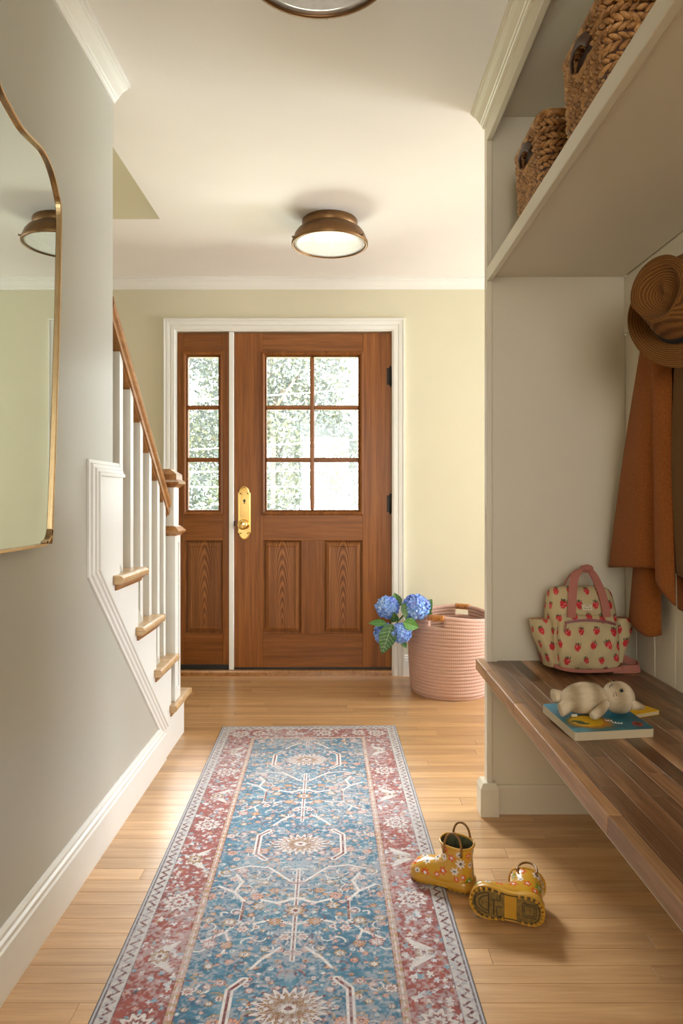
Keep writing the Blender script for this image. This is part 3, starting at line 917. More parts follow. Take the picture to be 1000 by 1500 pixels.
    def splats(mask, n, cols, r0, r1, seed):
        rr = random.Random(seed)
        js, is_ = np.nonzero(mask)
        for _ in range(n):
            k = rr.randrange(len(js)); r = rr.uniform(r0, r1)
            cu, cv = U[is_[k]], V[js[k]]
            sl = win(cu, cv, r * 1.3)
            x = uu[sl] - cu; y = vv[sl] - cv
            m = (np.hypot(x, y * rr.uniform(0.7, 1.4)) < r * (0.8 + 0.3 * np.cos(rr.choice((3, 4, 5)) * np.arctan2(y, x) + rr.uniform(0, 6)))) & mask[sl]
            C[sl][m] = rr.choice(cols)
    splats(main, 1500, (cream, grey * 1.2, pale, pink, grey, cream * 0.9), 0.004, 0.009, 3)
    splats(main, 500, (oxred, dark, tan, red), 0.003, 0.006, 4)
    keep = C.copy()
    for k in range(12):
        v = 0.10 + 0.21 * k
        for s in (1, -1):
            uc = s * (RW / 2 - 0.093)
            if k % 2 == 0:
                rosette(uc, v, 0.040, 10, [(1.12, oxred), (1.0, cream), (0.70, pink), (0.60, oxred), (0.45, cream), (0.22, red)], 0.95)
            else:
                for d in (-1, 1):
                    for j in range(5):
                        stroke([(abs(uc) - 0.035 + j * 0.004, v + d * 0.05 - d * 0.008 * j), (abs(uc) + 0.02, v + d * 0.012)], 0.0035, cream)
                rosette(uc, v, 0.022, 8, [(1.15, oxred), (1.0, tan), (0.6, cream), (0.3, oxred)])
    for k in range(4):
        for vv0 in (0.093, RL - 0.093):
            rosette(-0.22 + 0.147 * k, vv0, 0.030, 9, [(1.12, oxred), (1.0, cream), (0.65, pink), (0.4, oxred), (0.2, cream)])
    C[~main & (du_e < 0.166)] = keep[~main & (du_e < 0.166)]
    # guard stripes
    along = np.where(RW / 2 - np.abs(uu) < np.minimum(vv, RL - vv), vv, uu)
    t = (du_e - 0.144) / 0.022
    g_in = np.where(((np.floor(along / 0.012).astype(int)) % 2 == 0)[..., None], pink * 1.05, tan * 1.05)
    g_in = np.where(((t < 0.14) | (t > 0.86))[..., None], oxred, g_in)
    g_in = np.where((np.abs(t - 0.5) < 0.12)[..., None] & (nb2 > 0.45)[..., None], cream, g_in)
    C[inner] = g_in[inner]
    t = (du_e - 0.008) / 0.034
    z = np.abs(((along / 0.028) % 1) - 0.5) * 2
    g_out = np.where((np.abs(t - 0.22 - 0.5 * z) < 0.13)[..., None], oxred * 0.8, cream * 0.85)
    g_out = np.where((nb2 > 0.68)[..., None], grey * 0.8, g_out)
    g_out = np.where(((t < 0.06) | (t > 0.93))[..., None], dark * 1.6, g_out)
    C[outer] = g_out[outer]
    C[du_e < 0.006] = grey * 0.9
    # faded print: pale abrasion in streaks across the weave
    w1 = vnoise(NV, NU, 300, 60, 8); w2 = vnoise(NV, NU, 480, 160, 9); w3 = vnoise(NV, NU, 14, 6, 10)
    wear = np.clip((0.40 * w1 + 0.55 * w2 + 0.40 * w3 - 0.60) * 2.2, 0, 0.55)[..., None]
    C = C * (1 - wear) + np.array((0.37, 0.335, 0.335)) * wear
    yarn = 1 + 0.16 * (rng.random((NV, NU, 1)) - 0.5)
    C = np.clip(C * yarn, 0, 1)
    V3 = np.stack([uu, -vv, np.full_like(uu, 0.005)], -1).reshape(-1, 3)
    return V3, C.reshape(-1, 3)
V3, C3 = make_rug()
me = fast_mesh('runner_rug', V3, grid_faces(NV, NU)[:, ::-1], C3)
M['rug'] = vcol('printed_rug_pile', 0.95, 900, 0.25, 0.16, sheen=0.15)
rug = thing('runner_rug', 'long faded blue and red patterned runner rug down the hall', 'rug', (-0.1485, 3.134, 0.0), (0, 0, 0.0229))
o = link('pile', me, M['rug'], rug)
M['binding'] = ribbed('overlocked_edge', (0.18, 0.17, 0.17), (0.55, 0.53, 0.52), (0, 160, 0), strength=0.5)
for nm, pts in (('edge_binding', [(-RW / 2, 0.0, 0.0028), (-RW / 2, -RL, 0.0028)]), ('edge_binding', [(RW / 2, 0, 0.0028), (RW / 2, -RL, 0.0028)]), ('edge_binding', [(-RW / 2, 0, 0.0028), (RW / 2, 0, 0.0028)]), ('edge_binding', [(-RW / 2, -RL, 0.0028), (RW / 2, -RL, 0.0028)])):
    q = MB(); q.tube(pts, 0.0027, 8); build(q, nm, M['binding'], rug, world=False)
q = MB(); q.box(-RW / 2, RW / 2, -RL, 0, 0.0004, 0.0046); build(q, 'backing', M['binding'], rug, world=False)

# ------------------------------------------------------------------ children's rain boots
M['boot'] = vcol('printed_yellow_rubber', 0.22, 60, 0.02, 0.04, coat=0.5, coat_rough=0.1)
M['bootsole'] = plain('yellow_rubber_sole', (0.52, 0.27, 0.022), 0.35, nscale=40, var=0.06, coat=0.2)
M['boottread'] = plain('scuffed_olive_tread', (0.19, 0.115, 0.022), 0.6, nscale=120, var=0.35)
M['bootrib'] = plain('dark_tread_line', (0.055, 0.035, 0.012), 0.6, nscale=120, var=0.3)
M['bootbind'] = plain('brown_boot_handle', (0.23, 0.105, 0.02), 0.4)
M['bootin'] = plain('green_boot_lining', (0.07, 0.075, 0.035), 0.8, nscale=120, var=0.4)
BR = [((.008, .150), (-.082, .142), .040), ((.004, .125), (-.081, .118), .040), ((.001, .102), (-.079, .088), .038), ((.007, .084), (-.081, .055), .037), ((.020, .071), (-.084, .026), .037), ((.032, .063), (-.082, .010), .0375), ((.045, .058), (-.045, .006), .0375), ((.055, .055), (.0, .006), .038), ((.066, .051), (.035, .006), .0385), ((.078, .045), (.062, .007), .036), ((.087, .035), (.080, .010), .028), ((.090, .024), (.088, .018), .010)]
def outline(scale=1.0, n=64):
    """footprint of the boot sole: heel at -x, toe at +x"""
    ctrl = [(-0.089, 0.0), (-0.085, 0.020), (-0.070, 0.034), (-0.045, 0.037), (-0.015, 0.0345), (0.015, 0.036), (0.045, 0.0415), (0.070, 0.038), (0.088, 0.024), (0.096, 0.0)]
    h = spline(ctrl, n // 2 + 1)
    pts = [(p[0], p[1]) for p in h] + [(p[0], -p[1]) for p in h[-2:0:-1]]
    return [(x * scale if scale == 1 else (x - 0.003) * scale + 0.003, y * scale) for x, y in pts]
def make_boot(label, loc, R3, seed):
    root = thing('rain_boot', label, 'boot', loc, group='pair of yellow flowered rain boots')
    root.rotation_mode = 'QUATERNION'; root.rotation_quaternion = R3.to_quaternion()
    sz = lambda z: z if z < 0.055 else 0.055 + (z - 0.055) * 0.68
    ctrl = [[f[0], sz(f[1]), b_[0], sz(b_[1]), w] for f, b_, w in BR]
    rr = spline(ctrl, 130); na = 130
    th = np.linspace(0, 2 * PI, na, endpoint=False)
    ct, st = np.cos(th), np.sin(th)
    e = 0.86
    ce = np.sign(ct) * np.abs(ct) ** e; se = np.sign(st) * np.abs(st) ** e
    cx = (rr[:, 0] + rr[:, 2]) / 2; cz = (rr[:, 1] + rr[:, 3]) / 2; ax = (rr[:, 0] - rr[:, 2]) / 2; az = (rr[:, 1] - rr[:, 3]) / 2
    X = cx[:, None] + ax[:, None] * ce; Z = cz[:, None] + az[:, None] * ce; Y = rr[:, 4][:, None] * se
    Pt = np.stack([X, Y, Z], -1)
    V = Pt.reshape(-1, 3)
    Cc = np.tile(np.array((0.55, 0.29, 0.022)), (len(V), 1))
    r_ = random.Random(seed)
    tu = Pt - np.roll(Pt, 1, 1); tv = np.gradient(Pt, axis=0)
    Nn = np.cross(tu, tv); Nn /= (np.linalg.norm(Nn, axis=-1, keepdims=True) + 1e-9)
    white = (0.72, 0.66, 0.60); orr = (0.62, 0.09, 0.012); grn = (0.13, 0.26, 0.015); brn = (0.12, 0.07, 0.03)
    placed = []
    for _ in range(900):
        i = r_.randrange(4, 118); j = r_.randrange(na)
        c = Pt[i, j]; n = Nn[i, j]
        if c[2] < 0.030: continue
        R = r_.choice((0.009, 0.0115, 0.0135, 0.015))
        if any(np.linalg.norm(c - p) < (R + q_) * 0.98 for p, q_ in placed): continue
        placed.append((c, R))
        t1 = np.cross(n, (0, 0, 1.0) if abs(n[2]) < 0.9 else (1.0, 0, 0)); t1 /= np.linalg.norm(t1); t2 = np.cross(n, t1)
        d = V - c
        near = (np.linalg.norm(d, axis=1) < R * 1.4) & ((Nn.reshape(-1, 3) @ n) > 0.2)
        a = d[near] @ t1; b_ = d[near] @ t2
        rad = np.hypot(a, b_); ang = np.arctan2(b_, a)
        k = r_.choice((5, 6, 8, 8))
        col, cen = r_.choice(((white, (0.07, 0.10, 0.05)), (white, brn), (orr, white), (white, (0.07, 0.10, 0.05)), (grn, white), (orr, white)))
        idx = np.nonzero(near)[0]
        Cc[idx[rad < R * (0.78 + 0.24 * np.cos(k * ang))]] = col
        Cc[idx[rad < R * 0.30]] = cen
        if len(placed) > 62: break
    # back seam
    Cc[(np.abs(V[:, 1]) < 0.003) & (V[:, 0] < -0.06)] = (0.10, 0.16, 0.03)
    me = fast_mesh('boot_body', V, grid_faces(130, na, True), Cc)
    body = link('boot_body', me, M['boot'], root)
    # lining
    q = MB(); rows_ = []
    for k, s in ((0, 0.955), (8, 0.93), (22, 0.91), (40, 0.88), (52, 0.80)):
        c = np.array((cx[k], 0, cz[k] + (0.0005 if k == 0 else 0)))
        rows_.append([tuple(c + (p - np.array((cx[k], 0, cz[k]))) * s) for p in Pt[k]])
    q.grid(rows_, cu=True, cap1=True); build(q, 'lining', M['bootin'], root, world=False)
    # rolled top edge
    q = MB(); q.tube([tuple(p) for p in Pt[0][::2]], 0.0032, 8, closed=True); build(q, 'top_binding', M['bootsole'], root, world=False)
    # sole with its welt
    ol = outline(1.0)
    q = MB(); q.grid([[(x, y, 0.010) for x, y in outline(0.93)], [(x, y, 0.004) for x, y in outline(0.97)], [(x, y, 0.004) for x, y in ol], [(x, y, 0.012) for x, y in ol], [(x * 0.985, y * 0.98, 0.0255) for x, y in ol], [(x * 0.95, y * 0.92, 0.028) for x, y in ol]], cu=True, cap0=False, cap1=True)
    sole = build(q, 'sole', M['bootsole'], root, world=False)
    q = MB()
    pl = outline(0.94)
    q.prism(pl, lambda p, a: (p[0], p[1], a), 0.0050, 0.012)
    build(q, 'tread_plate', M['boottread'], sole, world=False)
    q = MB(); q.box(-0.022, 0.008, -0.036, 0.036, 0.0046, 0.009, 0.001); build(q, 'arch', M['bootsole'], sole, world=False)
    # lugs: notches round the rim, ridge outlines
    n_ = len(ol)
    for i in range(0, n_, 2):
        x, y = ol[i]
        if -0.024 < x < 0.010: continue
        x2, y2 = ol[(i + 1) % n_]
        a = math.atan2(y2 - y, x2 - x)
        Mx = Matrix.Translation(((x + x2) / 2 * 0.945, (y + y2) / 2 * 0.89, 0.0030)) @ Matrix.Rotation(a, 4, 'Z')
        q = MB(); q.box(-0.0030, 0.0030, -0.0035, 0.0035, -0.0028, 0.004, 0.0008, Mx); build(q, 'lug', M['bootsole'], sole, world=False)
    def ridge(pts, closed=True):
        q = MB(); q.tube([(x, y, 0.0046) for x, y in pts], 0.0013, 6, closed=closed); build(q, 'ridge', M['bootrib'], sole, world=False)
    for s in (1.0, 0.72):
        ridge([(0.046, -0.026 * s), (0.046, 0.026 * s)] + [(0.046 + 0.034 * s * math.sin(a), 0.026 * s * math.cos(a)) for a in np.linspace(0.15, PI - 0.15, 14)])
        ridge([(-0.050 - 0.018 * s, -0.017 * s), (-0.050 + 0.014 * s, -0.017 * s), (-0.050 + 0.014 * s, 0.017 * s), (-0.050 - 0.018 * s, 0.017 * s)])
    ridge([(0.034, -0.026), (0.034, 0.012), (0.018, 0.012), (0.018, 0.028)], False)
    ridge([(0.014, -0.028), (0.026, -0.028), (0.026, -0.004), (0.014, -0.004)], False)
    ridge([(x, y) for x, y in outline(0.86)], True)
    # pull handles
    for s in (1, -1):
        q = MB()
        top = [( -0.062 + 0.048 * (0.5 - 0.5 * math.cos(a)), s * (0.0385 - 0.004 * math.sin(a)), 0.110 + 0.044 * math.sin(a) ** 0.85) for a in np.linspace(0.0, PI, 25)]
        path = [(top[0][0], s * 0.0405, 0.098)] + top + [(top[-1][0], s * 0.0405, 0.100)]
        q.tube(path, lambda u: 0.0030 + 0.0022 * max(0, abs(u - 0.5) * 2 - 0.75) * 4 * 0.4, 8); build(q, 'pull_handle', M['bootbind'], root, world=False)
    return root
# standing boot, heel on the oak and toe on the rug edge
a = math.atan2(0.072, -0.135)
make_boot('yellow flowered rain boot standing upright on the rug edge', (0.279, 1.862, 0.0058), Matrix.Rotation(a, 3, 'Z'), 5)
# tipped boot: sole towards the camera
toe = Vector((-0.925, 0.335, 0.0)).normalized()
up = Vector((0.335, 0.925, 0.05)).normalized()
toe = (toe - up * toe.dot(up)).normalized()
lat = up.cross(toe)
R3 = Matrix((toe, lat, up)).transposed()
make_boot('yellow flowered rain boot tipped on its side showing its sole', (0.408, 1.680, 0.0415), R3, 9)

# ------------------------------------------------------------------ pink rope basket with hydrangeas
M['rope'] = ribbed('pink_cotton_rope', (0.47, 0.285, 0.23), (0.65, 0.435, 0.365), (60, 60, 0), strength=0.35, dist=0.003)
M['leather'] = plain('tan_leather', (0.50, 0.20, 0.045), 0.4, nscale=90, var=0.1, nbump=0.05)
M['leather_hole'] = plain('handle_stitching', (0.75, 0.70, 0.62), 0.8)
BX, BY = 0.594, 3.737
bas = thing('rope_basket', 'large round pink coiled-rope basket with tan leather handles', 'basket', (BX, BY, 0))
NC = 24; HH = 0.425; dz = HH / NC
hang = math.radians(242)
for k in range(NC):
    z = dz * (k + 0.5)
    t = k / (NC - 1)
    R = 0.204 + 0.016 * math.sin(min(1, t * 1.3) * PI * 0.5) - 0.006 * max(0, t - 0.85) / 0.15
    if k == 0: R = 0.196
    def pt(a, z=z, R=R, t=t):
        sag = 0.012 * max(0, t - 0.6) / 0.4 * math.cos(2 * (a - hang))
        return (BX + R * math.cos(a), BY + R * math.sin(a), z + sag)
    arcs = [(0, 2 * PI, True)]
    if k in (NC - 3, NC - 2):
        w = 0.040 / R
        arcs = [(hang + w, hang + PI - w, False), (hang + PI + w, hang + 2 * PI - w, False)]
    q = MB()
    for a0, a1, cl in arcs:
        n = 72 if cl else 36
        P_ = [pt(a0 + (a1 - a0) * i / (n if cl else n - 1)) for i in range(n)]
        q.tube(P_, dz * 0.66, 10, closed=cl)
    build(q, 'rope_coil', M['rope'], bas)
q = MB(); q.lathe([(0.0, 0.004), (0.195, 0.004), (0.195, 0.012), (0.0, 0.012)], 48, (BX, BY, 0)); build(q, 'base', M['rope'], bas)
for s in (0, PI):
    a = hang + s; R = 0.217
    zc = HH - dz * 0.5 + 0.012
    path = [(BX + R * math.cos(a + d), BY + R * math.sin(a + d), zc) for d in np.linspace(-0.041 / R, 0.041 / R, 9)]
    q = MB(); q.tube(path, 0.0155, 12, flat=(0.95, 1.05)); h_ = build(q, 'leather_grip', M['leather'], bas)
    for d in (-0.022, 0.022):
        q = MB(); c = Vector((BX + (R - 0.014) * math.cos(a + d / R), BY + (R - 0.014) * math.sin(a + d / R), zc)); n = Vector((math.cos(a), math.sin(a), 0))
        q.tube([c - n * 0.004, c + n * 0.031], 0.004, 8); build(q, 'rivet', M['bronze'], h_)

M['petal'] = None
def petal_mat():
    m, t, b = nt('hydrangea_petal')
    S(b, rough=0.6)
    n = noise_tex(t, objco(t), 9, 2)
    n2 = noise_tex(t, objco(t), 110, 1)
    mx = N(t, 'ShaderNodeMix', data_type='FLOAT'); mx.inputs[0].default_value = 0.65
    t.links.new(n.outputs[0], mx.inputs[2]); t.links.new(n2.outputs[0], mx.inputs[3])
    c = ramp(t, mx.outputs[0], [(0.34, (0.30, 0.26, 0.78)), (0.46, (0.17, 0.36, 0.88)), (0.56, (0.28, 0.52, 0.93)), (0.66, (0.62, 0.74, 0.97))])
    t.links.new(c, b.inputs['Base Color'])
    b.inputs['Subsurface Weight'].default_value = 0.0
    return m
M['petal'] = petal_mat()
def leaf_mat():
    m, t, b = nt('hydrangea_leaf')
    S(b, rough=0.4, coat=0.15)
    a = N(t, 'ShaderNodeVertexColor', layer_name='Col')
    t.links.new(a.outputs[0], b.inputs['Base Color'])
    return m
M['leaf'] = leaf_mat()
M['stem'] = plain('green_stem', (0.10, 0.17, 0.03), 0.6)
def leaf_part(root, base, tip, nrm, width, col=(0.045, 0.16, 0.02), vein=(0.20, 0.32, 0.12), curl=0.12):
    base = Vector(base); tip = Vector(tip); nrm = Vector(nrm)
    ax = tip - base; L = ax.length; ax.normalize()
    sd = ax.cross(nrm).normalized(); nn = sd.cross(ax).normalized()
    nl, nw = 44, 25
    V = []; Cc = []
    for i in range(nl):
        t = i / (nl - 1)
        w = width * (math.sin(PI * t ** 0.75) ** 0.85) * (1 - 0.06 * abs(math.sin(t * PI * 12)))
        for j in range(nw):
            s = (j / (nw - 1)) * 2 - 1
            h = -curl * L * (t * t) + abs(s) * w * 0.35 + 0.012 * L * math.sin((t * 9 - abs(s) * 1.6) * PI) * abs(s)
            p = base + ax * (L * t) + sd * (w * s) + nn * h
            V.append(tuple(p - chain_loc(root)))
            u = (t * 8 - abs(s) * 1.5 * w / width) % 1.0
            isv = abs(s) < 0.05 or (min(u, 1 - u) < 0.075 and abs(s) < 0.9)
            k = 0.85 + 0.3 * random.random()
            Cc.append(vein if isv else tuple(c * k for c in col))
    me = fast_mesh('leaf', np.array(V), grid_faces(nl, nw), np.array(Cc))
    return link('leaf', me, M['leaf'], root)
def bloom_part(root, c, r, n=150, seed=0):
    rr = random.Random(seed)
    q = MB()
    c = Vector(c)
    for i in range(n):
        ph = math.acos(1 - 2 * (i + 0.5) / n); th = PI * (1 + 5 ** 0.5) * i
        d = Vector((math.cos(th) * math.sin(ph), math.sin(th) * math.sin(ph), math.cos(ph)))
        d = (d + Vector((rr.uniform(-.12, .12), rr.uniform(-.12, .12), rr.uniform(-.12, .12)))).normalized()
        p = c + Vector((d.x, d.y, d.z * 0.9)) * r * rr.uniform(0.86, 1.02)
        t1 = d.orthogonal().normalized(); t1 = Matrix.Rotation(rr.uniform(0, 6.28), 3, d) @ t1; t2 = d.cross(t1)
        s = r * rr.uniform(0.26, 0.34)
        for k in range(4):
            a = k * PI / 2
            u = t1 * math.cos(a) + t2 * math.sin(a); v = -t1 * math.sin(a) + t2 * math.cos(a)
            lift = d * s * rr.uniform(0.1, 0.65)
            q.add([p, p + u * s * 0.55 + v * s * 0.42 + lift * 0.6, p + u * s + lift, p + u * s * 0.55 - v * s * 0.42 + lift * 0.6], [(0, 1, 2, 3)], False)
    q.lathe([(0.0, -r * 0.72), (r * 0.5, -r * 0.5), (r * 0.72, 0), (r * 0.5, r * 0.5), (0.0, r * 0.72)], 12, tuple(c))
    return build(q, 'bloom', M['petal'], root, recalc=False)
def hydrangea(label, c, r, seed, leaves, foot):
    root = thing('hydrangea', label, 'flower', foot, group='hydrangeas in the rope basket')
    bloom_part(root, c, r, 150, seed)
    c = Vector(c); foot = Vector(foot)
    mid = Vector((BX - 0.175, BY - 0.07, 0.455)) if c.x < 0.37 else (c + foot) / 2 + Vector((0, 0, 0.02))
    P_ = spline([tuple(foot), tuple(mid), tuple(c - (c - mid).normalized() * r * 0.5)], 16)
    q = MB(); q.tube([tuple(p) for p in P_], 0.0045, 8); build(q, 'stem', M['stem'], root)
    for l in leaves:
        leaf_part(root, *l)
    return root
FT = (BX - 0.03, BY - 0.01)
hydrangea('light blue hydrangea bloom furthest left, level with the basket rim', (0.243, 3.62, 0.474), 0.058, 1,
          [((0.30, 3.64, 0.475), (0.285, 3.66, 0.545), (0.2, -1, -0.1), 0.030), ((0.275, 3.58, 0.40), (0.275, 3.55, 0.455), (0.3, -1, 0), 0.024, (0.03, 0.10, 0.015))], (FT[0] - 0.04, FT[1], 0.022))
hydrangea('biggest blue hydrangea bloom, leaning on the basket rim', (0.390, 3.60, 0.476), 0.068, 2,
          [((0.42, 3.62, 0.43), (0.480, 3.62, 0.515), (0.0, -1, 0.2), 0.036), ((0.42, 3.62, 0.415), (0.478, 3.60, 0.445), (0.1, -1, 0.3), 0.030), ((0.325, 3.56, 0.505), (0.335, 3.53, 0.425), (0.2, -1, 0.2), 0.022, (0.04, 0.12, 0.02)), ((0.318, 3.52, 0.41), (0.400, 3.52, 0.385), (0.15, -1, 0.35), 0.034, (0.06, 0.22, 0.02))], (FT[0] + 0.03, FT[1] + 0.02, 0.022))
hydrangea('violet-blue hydrangea bloom hanging over the side of the basket', (0.307, 3.545, 0.352), 0.052, 3,
          [((0.315, 3.55, 0.31), (0.335, 3.53, 0.275), (0, -1, 0.2), 0.016)], (FT[0] - 0.02, FT[1] - 0.05, 0.022))
hydrangea('lowest hydrangea bloom, half hidden behind a large drooping leaf', (0.232, 3.60, 0.335), 0.058, 4,
          [((0.262, 3.53, 0.400), (0.206, 3.50, 0.252), (-0.15, -1, 0.25), 0.047, (0.04, 0.13, 0.035), (0.26, 0.38, 0.22)), ((0.235, 3.56, 0.395), (0.140, 3.57, 0.402), (0, -0.8, 0.6), 0.022, (0.05, 0.20, 0.03))], (FT[0] - 0.06, FT[1] - 0.04, 0.022))

# ------------------------------------------------------------------ woven storage baskets on the shelf
M['weave'] = None
def weave_mat():
    m, t, b = nt('braided_water_hyacinth')
    S(b, rough=0.6)
    n = noise_tex(t, objco(t), 38, 3, 0.6)
    n2 = noise_tex(t, objco(t), 260, 2)
    mx = N(t, 'ShaderNodeMix', data_type='FLOAT'); mx.inputs[0].default_value = 0.3
    t.links.new(n.outputs[0], mx.inputs[2]); t.links.new(n2.outputs[0], mx.inputs[3])
    c = ramp(t, mx.outputs[0], [(0.32, (0.10, 0.038, 0.010)), (0.45, (0.32, 0.145, 0.040)), (0.57, (0.50, 0.26, 0.09)), (0.72, (0.62, 0.41, 0.20))])
    t.links.new(c, b.inputs['Base Color'])
    bump(t, b, n2.outputs[0], 0.3, 0.002)
    return m
M['weave'] = weave_mat()
M['strap'] = plain('dark_brown_strap', (0.06, 0.028, 0.015), 0.5)
def weave_basket(label, y0, y1):
    x0, x1, z0, z1 = 0.530, 0.885, 1.8125, 2.094
    root = thing('woven_basket', label, 'basket', ((x0 + x1) / 2, (y0 + y1) / 2, z0), group='woven baskets on the upper shelf')
    rad = 0.03
    per = []
    def rr_path(n_step, ins):
        a0, a1, b0, b1 = x0 + ins, x1 - ins, y0 + ins, y1 - ins
        r = rad
        segs = []
        for (cx, cy, s) in ((a1 - r, b0 + r, -PI / 2), (a1 - r, b1 - r, 0), (a0 + r, b1 - r, PI / 2), (a0 + r, b0 + r, PI)):
            for i in range(6):
                a = s + (PI / 2) * i / 5
                segs.append((cx + r * math.cos(a), cy + r * math.sin(a)))
        P_ = segs + [segs[0]]
        d = [0]
        for p, q_ in zip(P_[:-1], P_[1:]): d.append(d[-1] + math.hypot(q_[0] - p[0], q_[1] - p[1]))
        n = int(d[-1] / n_step)
        out = []
        for i in range(n):
            t = d[-1] * i / n
            k = max(j for j in range(len(d)) if d[j] <= t); k = min(k, len(P_) - 2)
            f = (t - d[k]) / max(1e-9, d[k + 1] - d[k])
            x = P_[k][0] + (P_[k + 1][0] - P_[k][0]) * f; y = P_[k][1] + (P_[k + 1][1] - P_[k][1]) * f
            an = math.atan2(P_[k + 1][1] - P_[k][1], P_[k + 1][0] - P_[k][0])
            out.append((x, y, an))
        return out
    q = MB()
    nrow = 15; dzr = (z1 - z0) / nrow
    sv = []; sf = []
    for i in range(5):
        u = -1 + 2 * i / 4
        w = [0.28, 0.85, 1.0, 0.85, 0.28][i]
        for j in range(6):
            a = 2 * PI * j / 6
            sv.append((u, w * math.cos(a), w * math.sin(a)))
    for i in range(4):
        for j in range(6):
            sf.append((i * 6 + j, i * 6 + (j + 1) % 6, (i + 1) * 6 + (j + 1) % 6, (i + 1) * 6 + j))
    rr = random.Random(int(y0 * 1000))
    for k in range(nrow):
        z = z0 + dzr * (k + 0.5)
        taper = 0.012 * (1 - k / nrow)
        pts = rr_path(0.0165, 0.010 + taper)
        for i, (x, y, an) in enumerate(pts):
            on_front = x < x0 + 0.06 and abs(y - (y0 + y1) / 2) < 0.045 and k in (nrow - 4, nrow - 3)
            if on_front: continue
            tilt = (0.62 if i % 2 else 0.50) * (1 if k % 2 else -1) + rr.uniform(-.12, .12)
            sc = rr.uniform(0.9, 1.12)
            Mx = Matrix.Translation((x, y, z + rr.uniform(-.001, .001))) @ Matrix.Rotation(an, 4, 'Z') @ Matrix.Rotation(tilt, 4, 'Y') @ Matrix.Rotation(rr.uniform(-.2, .2), 4, 'Z') @ Matrix.Diagonal((0.0150 * sc, 0.0105 * sc, 0.0064 * sc, 1))
            q.add(sv, sf, True, Mx)
    w = build(q, 'weave', M['weave'], root, recalc=False); w['kind'] = 'stuff'
    q = MB(); q.box(x0 + 0.014, x1 - 0.014, y0 + 0.014, y1 - 0.014, z0 + 0.002, z1 - 0.02, 0.02); build(q, 'liner', M['strap'], root)
    q = MB(); pts = rr_path(0.02, 0.009); q.tube([(x, y, z1 - 0.004) for x, y, a in pts], 0.010, 8, closed=True); build(q, 'rim', M['weave'], root)
    yc = (y0 + y1) / 2
    q = MB(); P_ = [(x0 + 0.004, yc + 0.055, z1 - 0.058), (x0 - 0.004, yc + 0.035, z1 - 0.040), (x0 - 0.007, yc, z1 - 0.034), (x0 - 0.004, yc - 0.035, z1 - 0.040), (x0 + 0.004, yc - 0.055, z1 - 0.058)]
    q.tube([tuple(p) for p in spline(P_, 20)], 0.009, 8, flat=(0.5, 1.4)); build(q, 'handle', M['strap'], root)
    return root
weave_basket('braided brown storage basket at the door end of the shelf', 1.828, 2.131)
weave_basket('braided brown storage basket cut off by the top edge', 1.374, 1.677)

# ------------------------------------------------------------------ strawberry backpack on the bench
M['canvas'] = vcol('strawberry_print_canvas', 0.85, 700, 0.2, 0.1)
M['webbing'] = ribbed('pink_webbing', (0.40, 0.155, 0.115), (0.52, 0.215, 0.165), (0, 0, 260), strength=0.25, dist=0.001)
M['zip'] = plain('mauve_zip', (0.24, 0.085, 0.085), 0.6)
M['patch'] = plain('cream_label_cloth', (0.66, 0.58, 0.40), 0.8)
M['ink'] = plain('dark_ink', (0.03, 0.028, 0.025), 0.7)
def strawberries(S2, T2, seed, sp=0.047):
    """print laid out in cloth metres (S2 across, T2 up)"""
    base = np.array((0.50, 0.40, 0.215))
    Cc = np.tile(base, (S2.size, 1)); s = S2.ravel(); t = T2.ravel()
    i0, i1 = int(s.min() / sp) - 1, int(s.max() / sp) + 2; j0, j1 = int(t.min() / sp) - 1, int(t.max() / sp) + 2
    rr = random.Random(seed)
    for j in range(j0, j1):
        for i in range(i0, i1):
            cx = (i + 0.5 * (j % 2) + rr.uniform(-.14, .14)) * sp; cy = (j * 0.86 + rr.uniform(-.14, .14)) * sp * 1.0
            an = rr.uniform(-0.5, 0.5); k = rr.uniform(0.85, 1.1) * 0.0106
            x = ((s - cx) * math.cos(an) + (t - cy) * math.sin(an)) / k; y = (-(s - cx) * math.sin(an) + (t - cy) * math.cos(an)) / k
            m = (np.abs(x) < 1.4) & (np.abs(y) < 1.8)
            if not m.any(): continue
            idx = np.nonzero(m)[0]; x = x[idx]; y = y[idx]
            wd = np.where(y > 0.1, np.sqrt(np.clip(1 - ((y - 0.1) / 0.75) ** 2, 0, 1)), np.sqrt(np.clip(1 - ((y - 0.1) / 1.35) ** 2, 0, 1)) * (1 + 0.12 * (y - 0.1)))
            body = (np.abs(x) < wd * 0.98) & (y < 0.85) & (y > -1.25)
            Cc[idx[body]] = (0.52, 0.025, 0.03)
            seeds = body & ((np.sin(x * 9 + np.floor(y * 2.6) * 2.2) * np.cos(y * 8.2)) > 0.80)
            Cc[idx[seeds]] = (0.75, 0.40, 0.36)
            top = (y > 0.55 + 0.25 * np.abs(np.sin(x * 4.2))) & (y < 0.85 + 0.55 * np.abs(np.cos(x * 3.6))) & (np.abs(x) < 0.8)
            Cc[idx[top]] = (0.055, 0.075, 0.035)
    return Cc
bp = thing('backpack', 'small cream strawberry-print backpack with pink straps', 'backpack', (0.758, 2.150, 0.5130), (math.radians(-6), 0, math.radians(4)))
def superring(w, d, n, e=0.55):
    th = np.linspace(-PI / 2, 1.5 * PI, n * 12 + 1)
    c, s = np.cos(th), np.sin(th)
    x, y = np.sign(c) * np.abs(c) ** e * w, np.sign(s) * np.abs(s) ** e * d
    L = np.concatenate([[0], np.cumsum(np.hypot(np.diff(x), np.diff(y)))])
    t = np.linspace(0, L[-1], n, endpoint=False)
    return np.interp(t, L, x), np.interp(t, L, y)
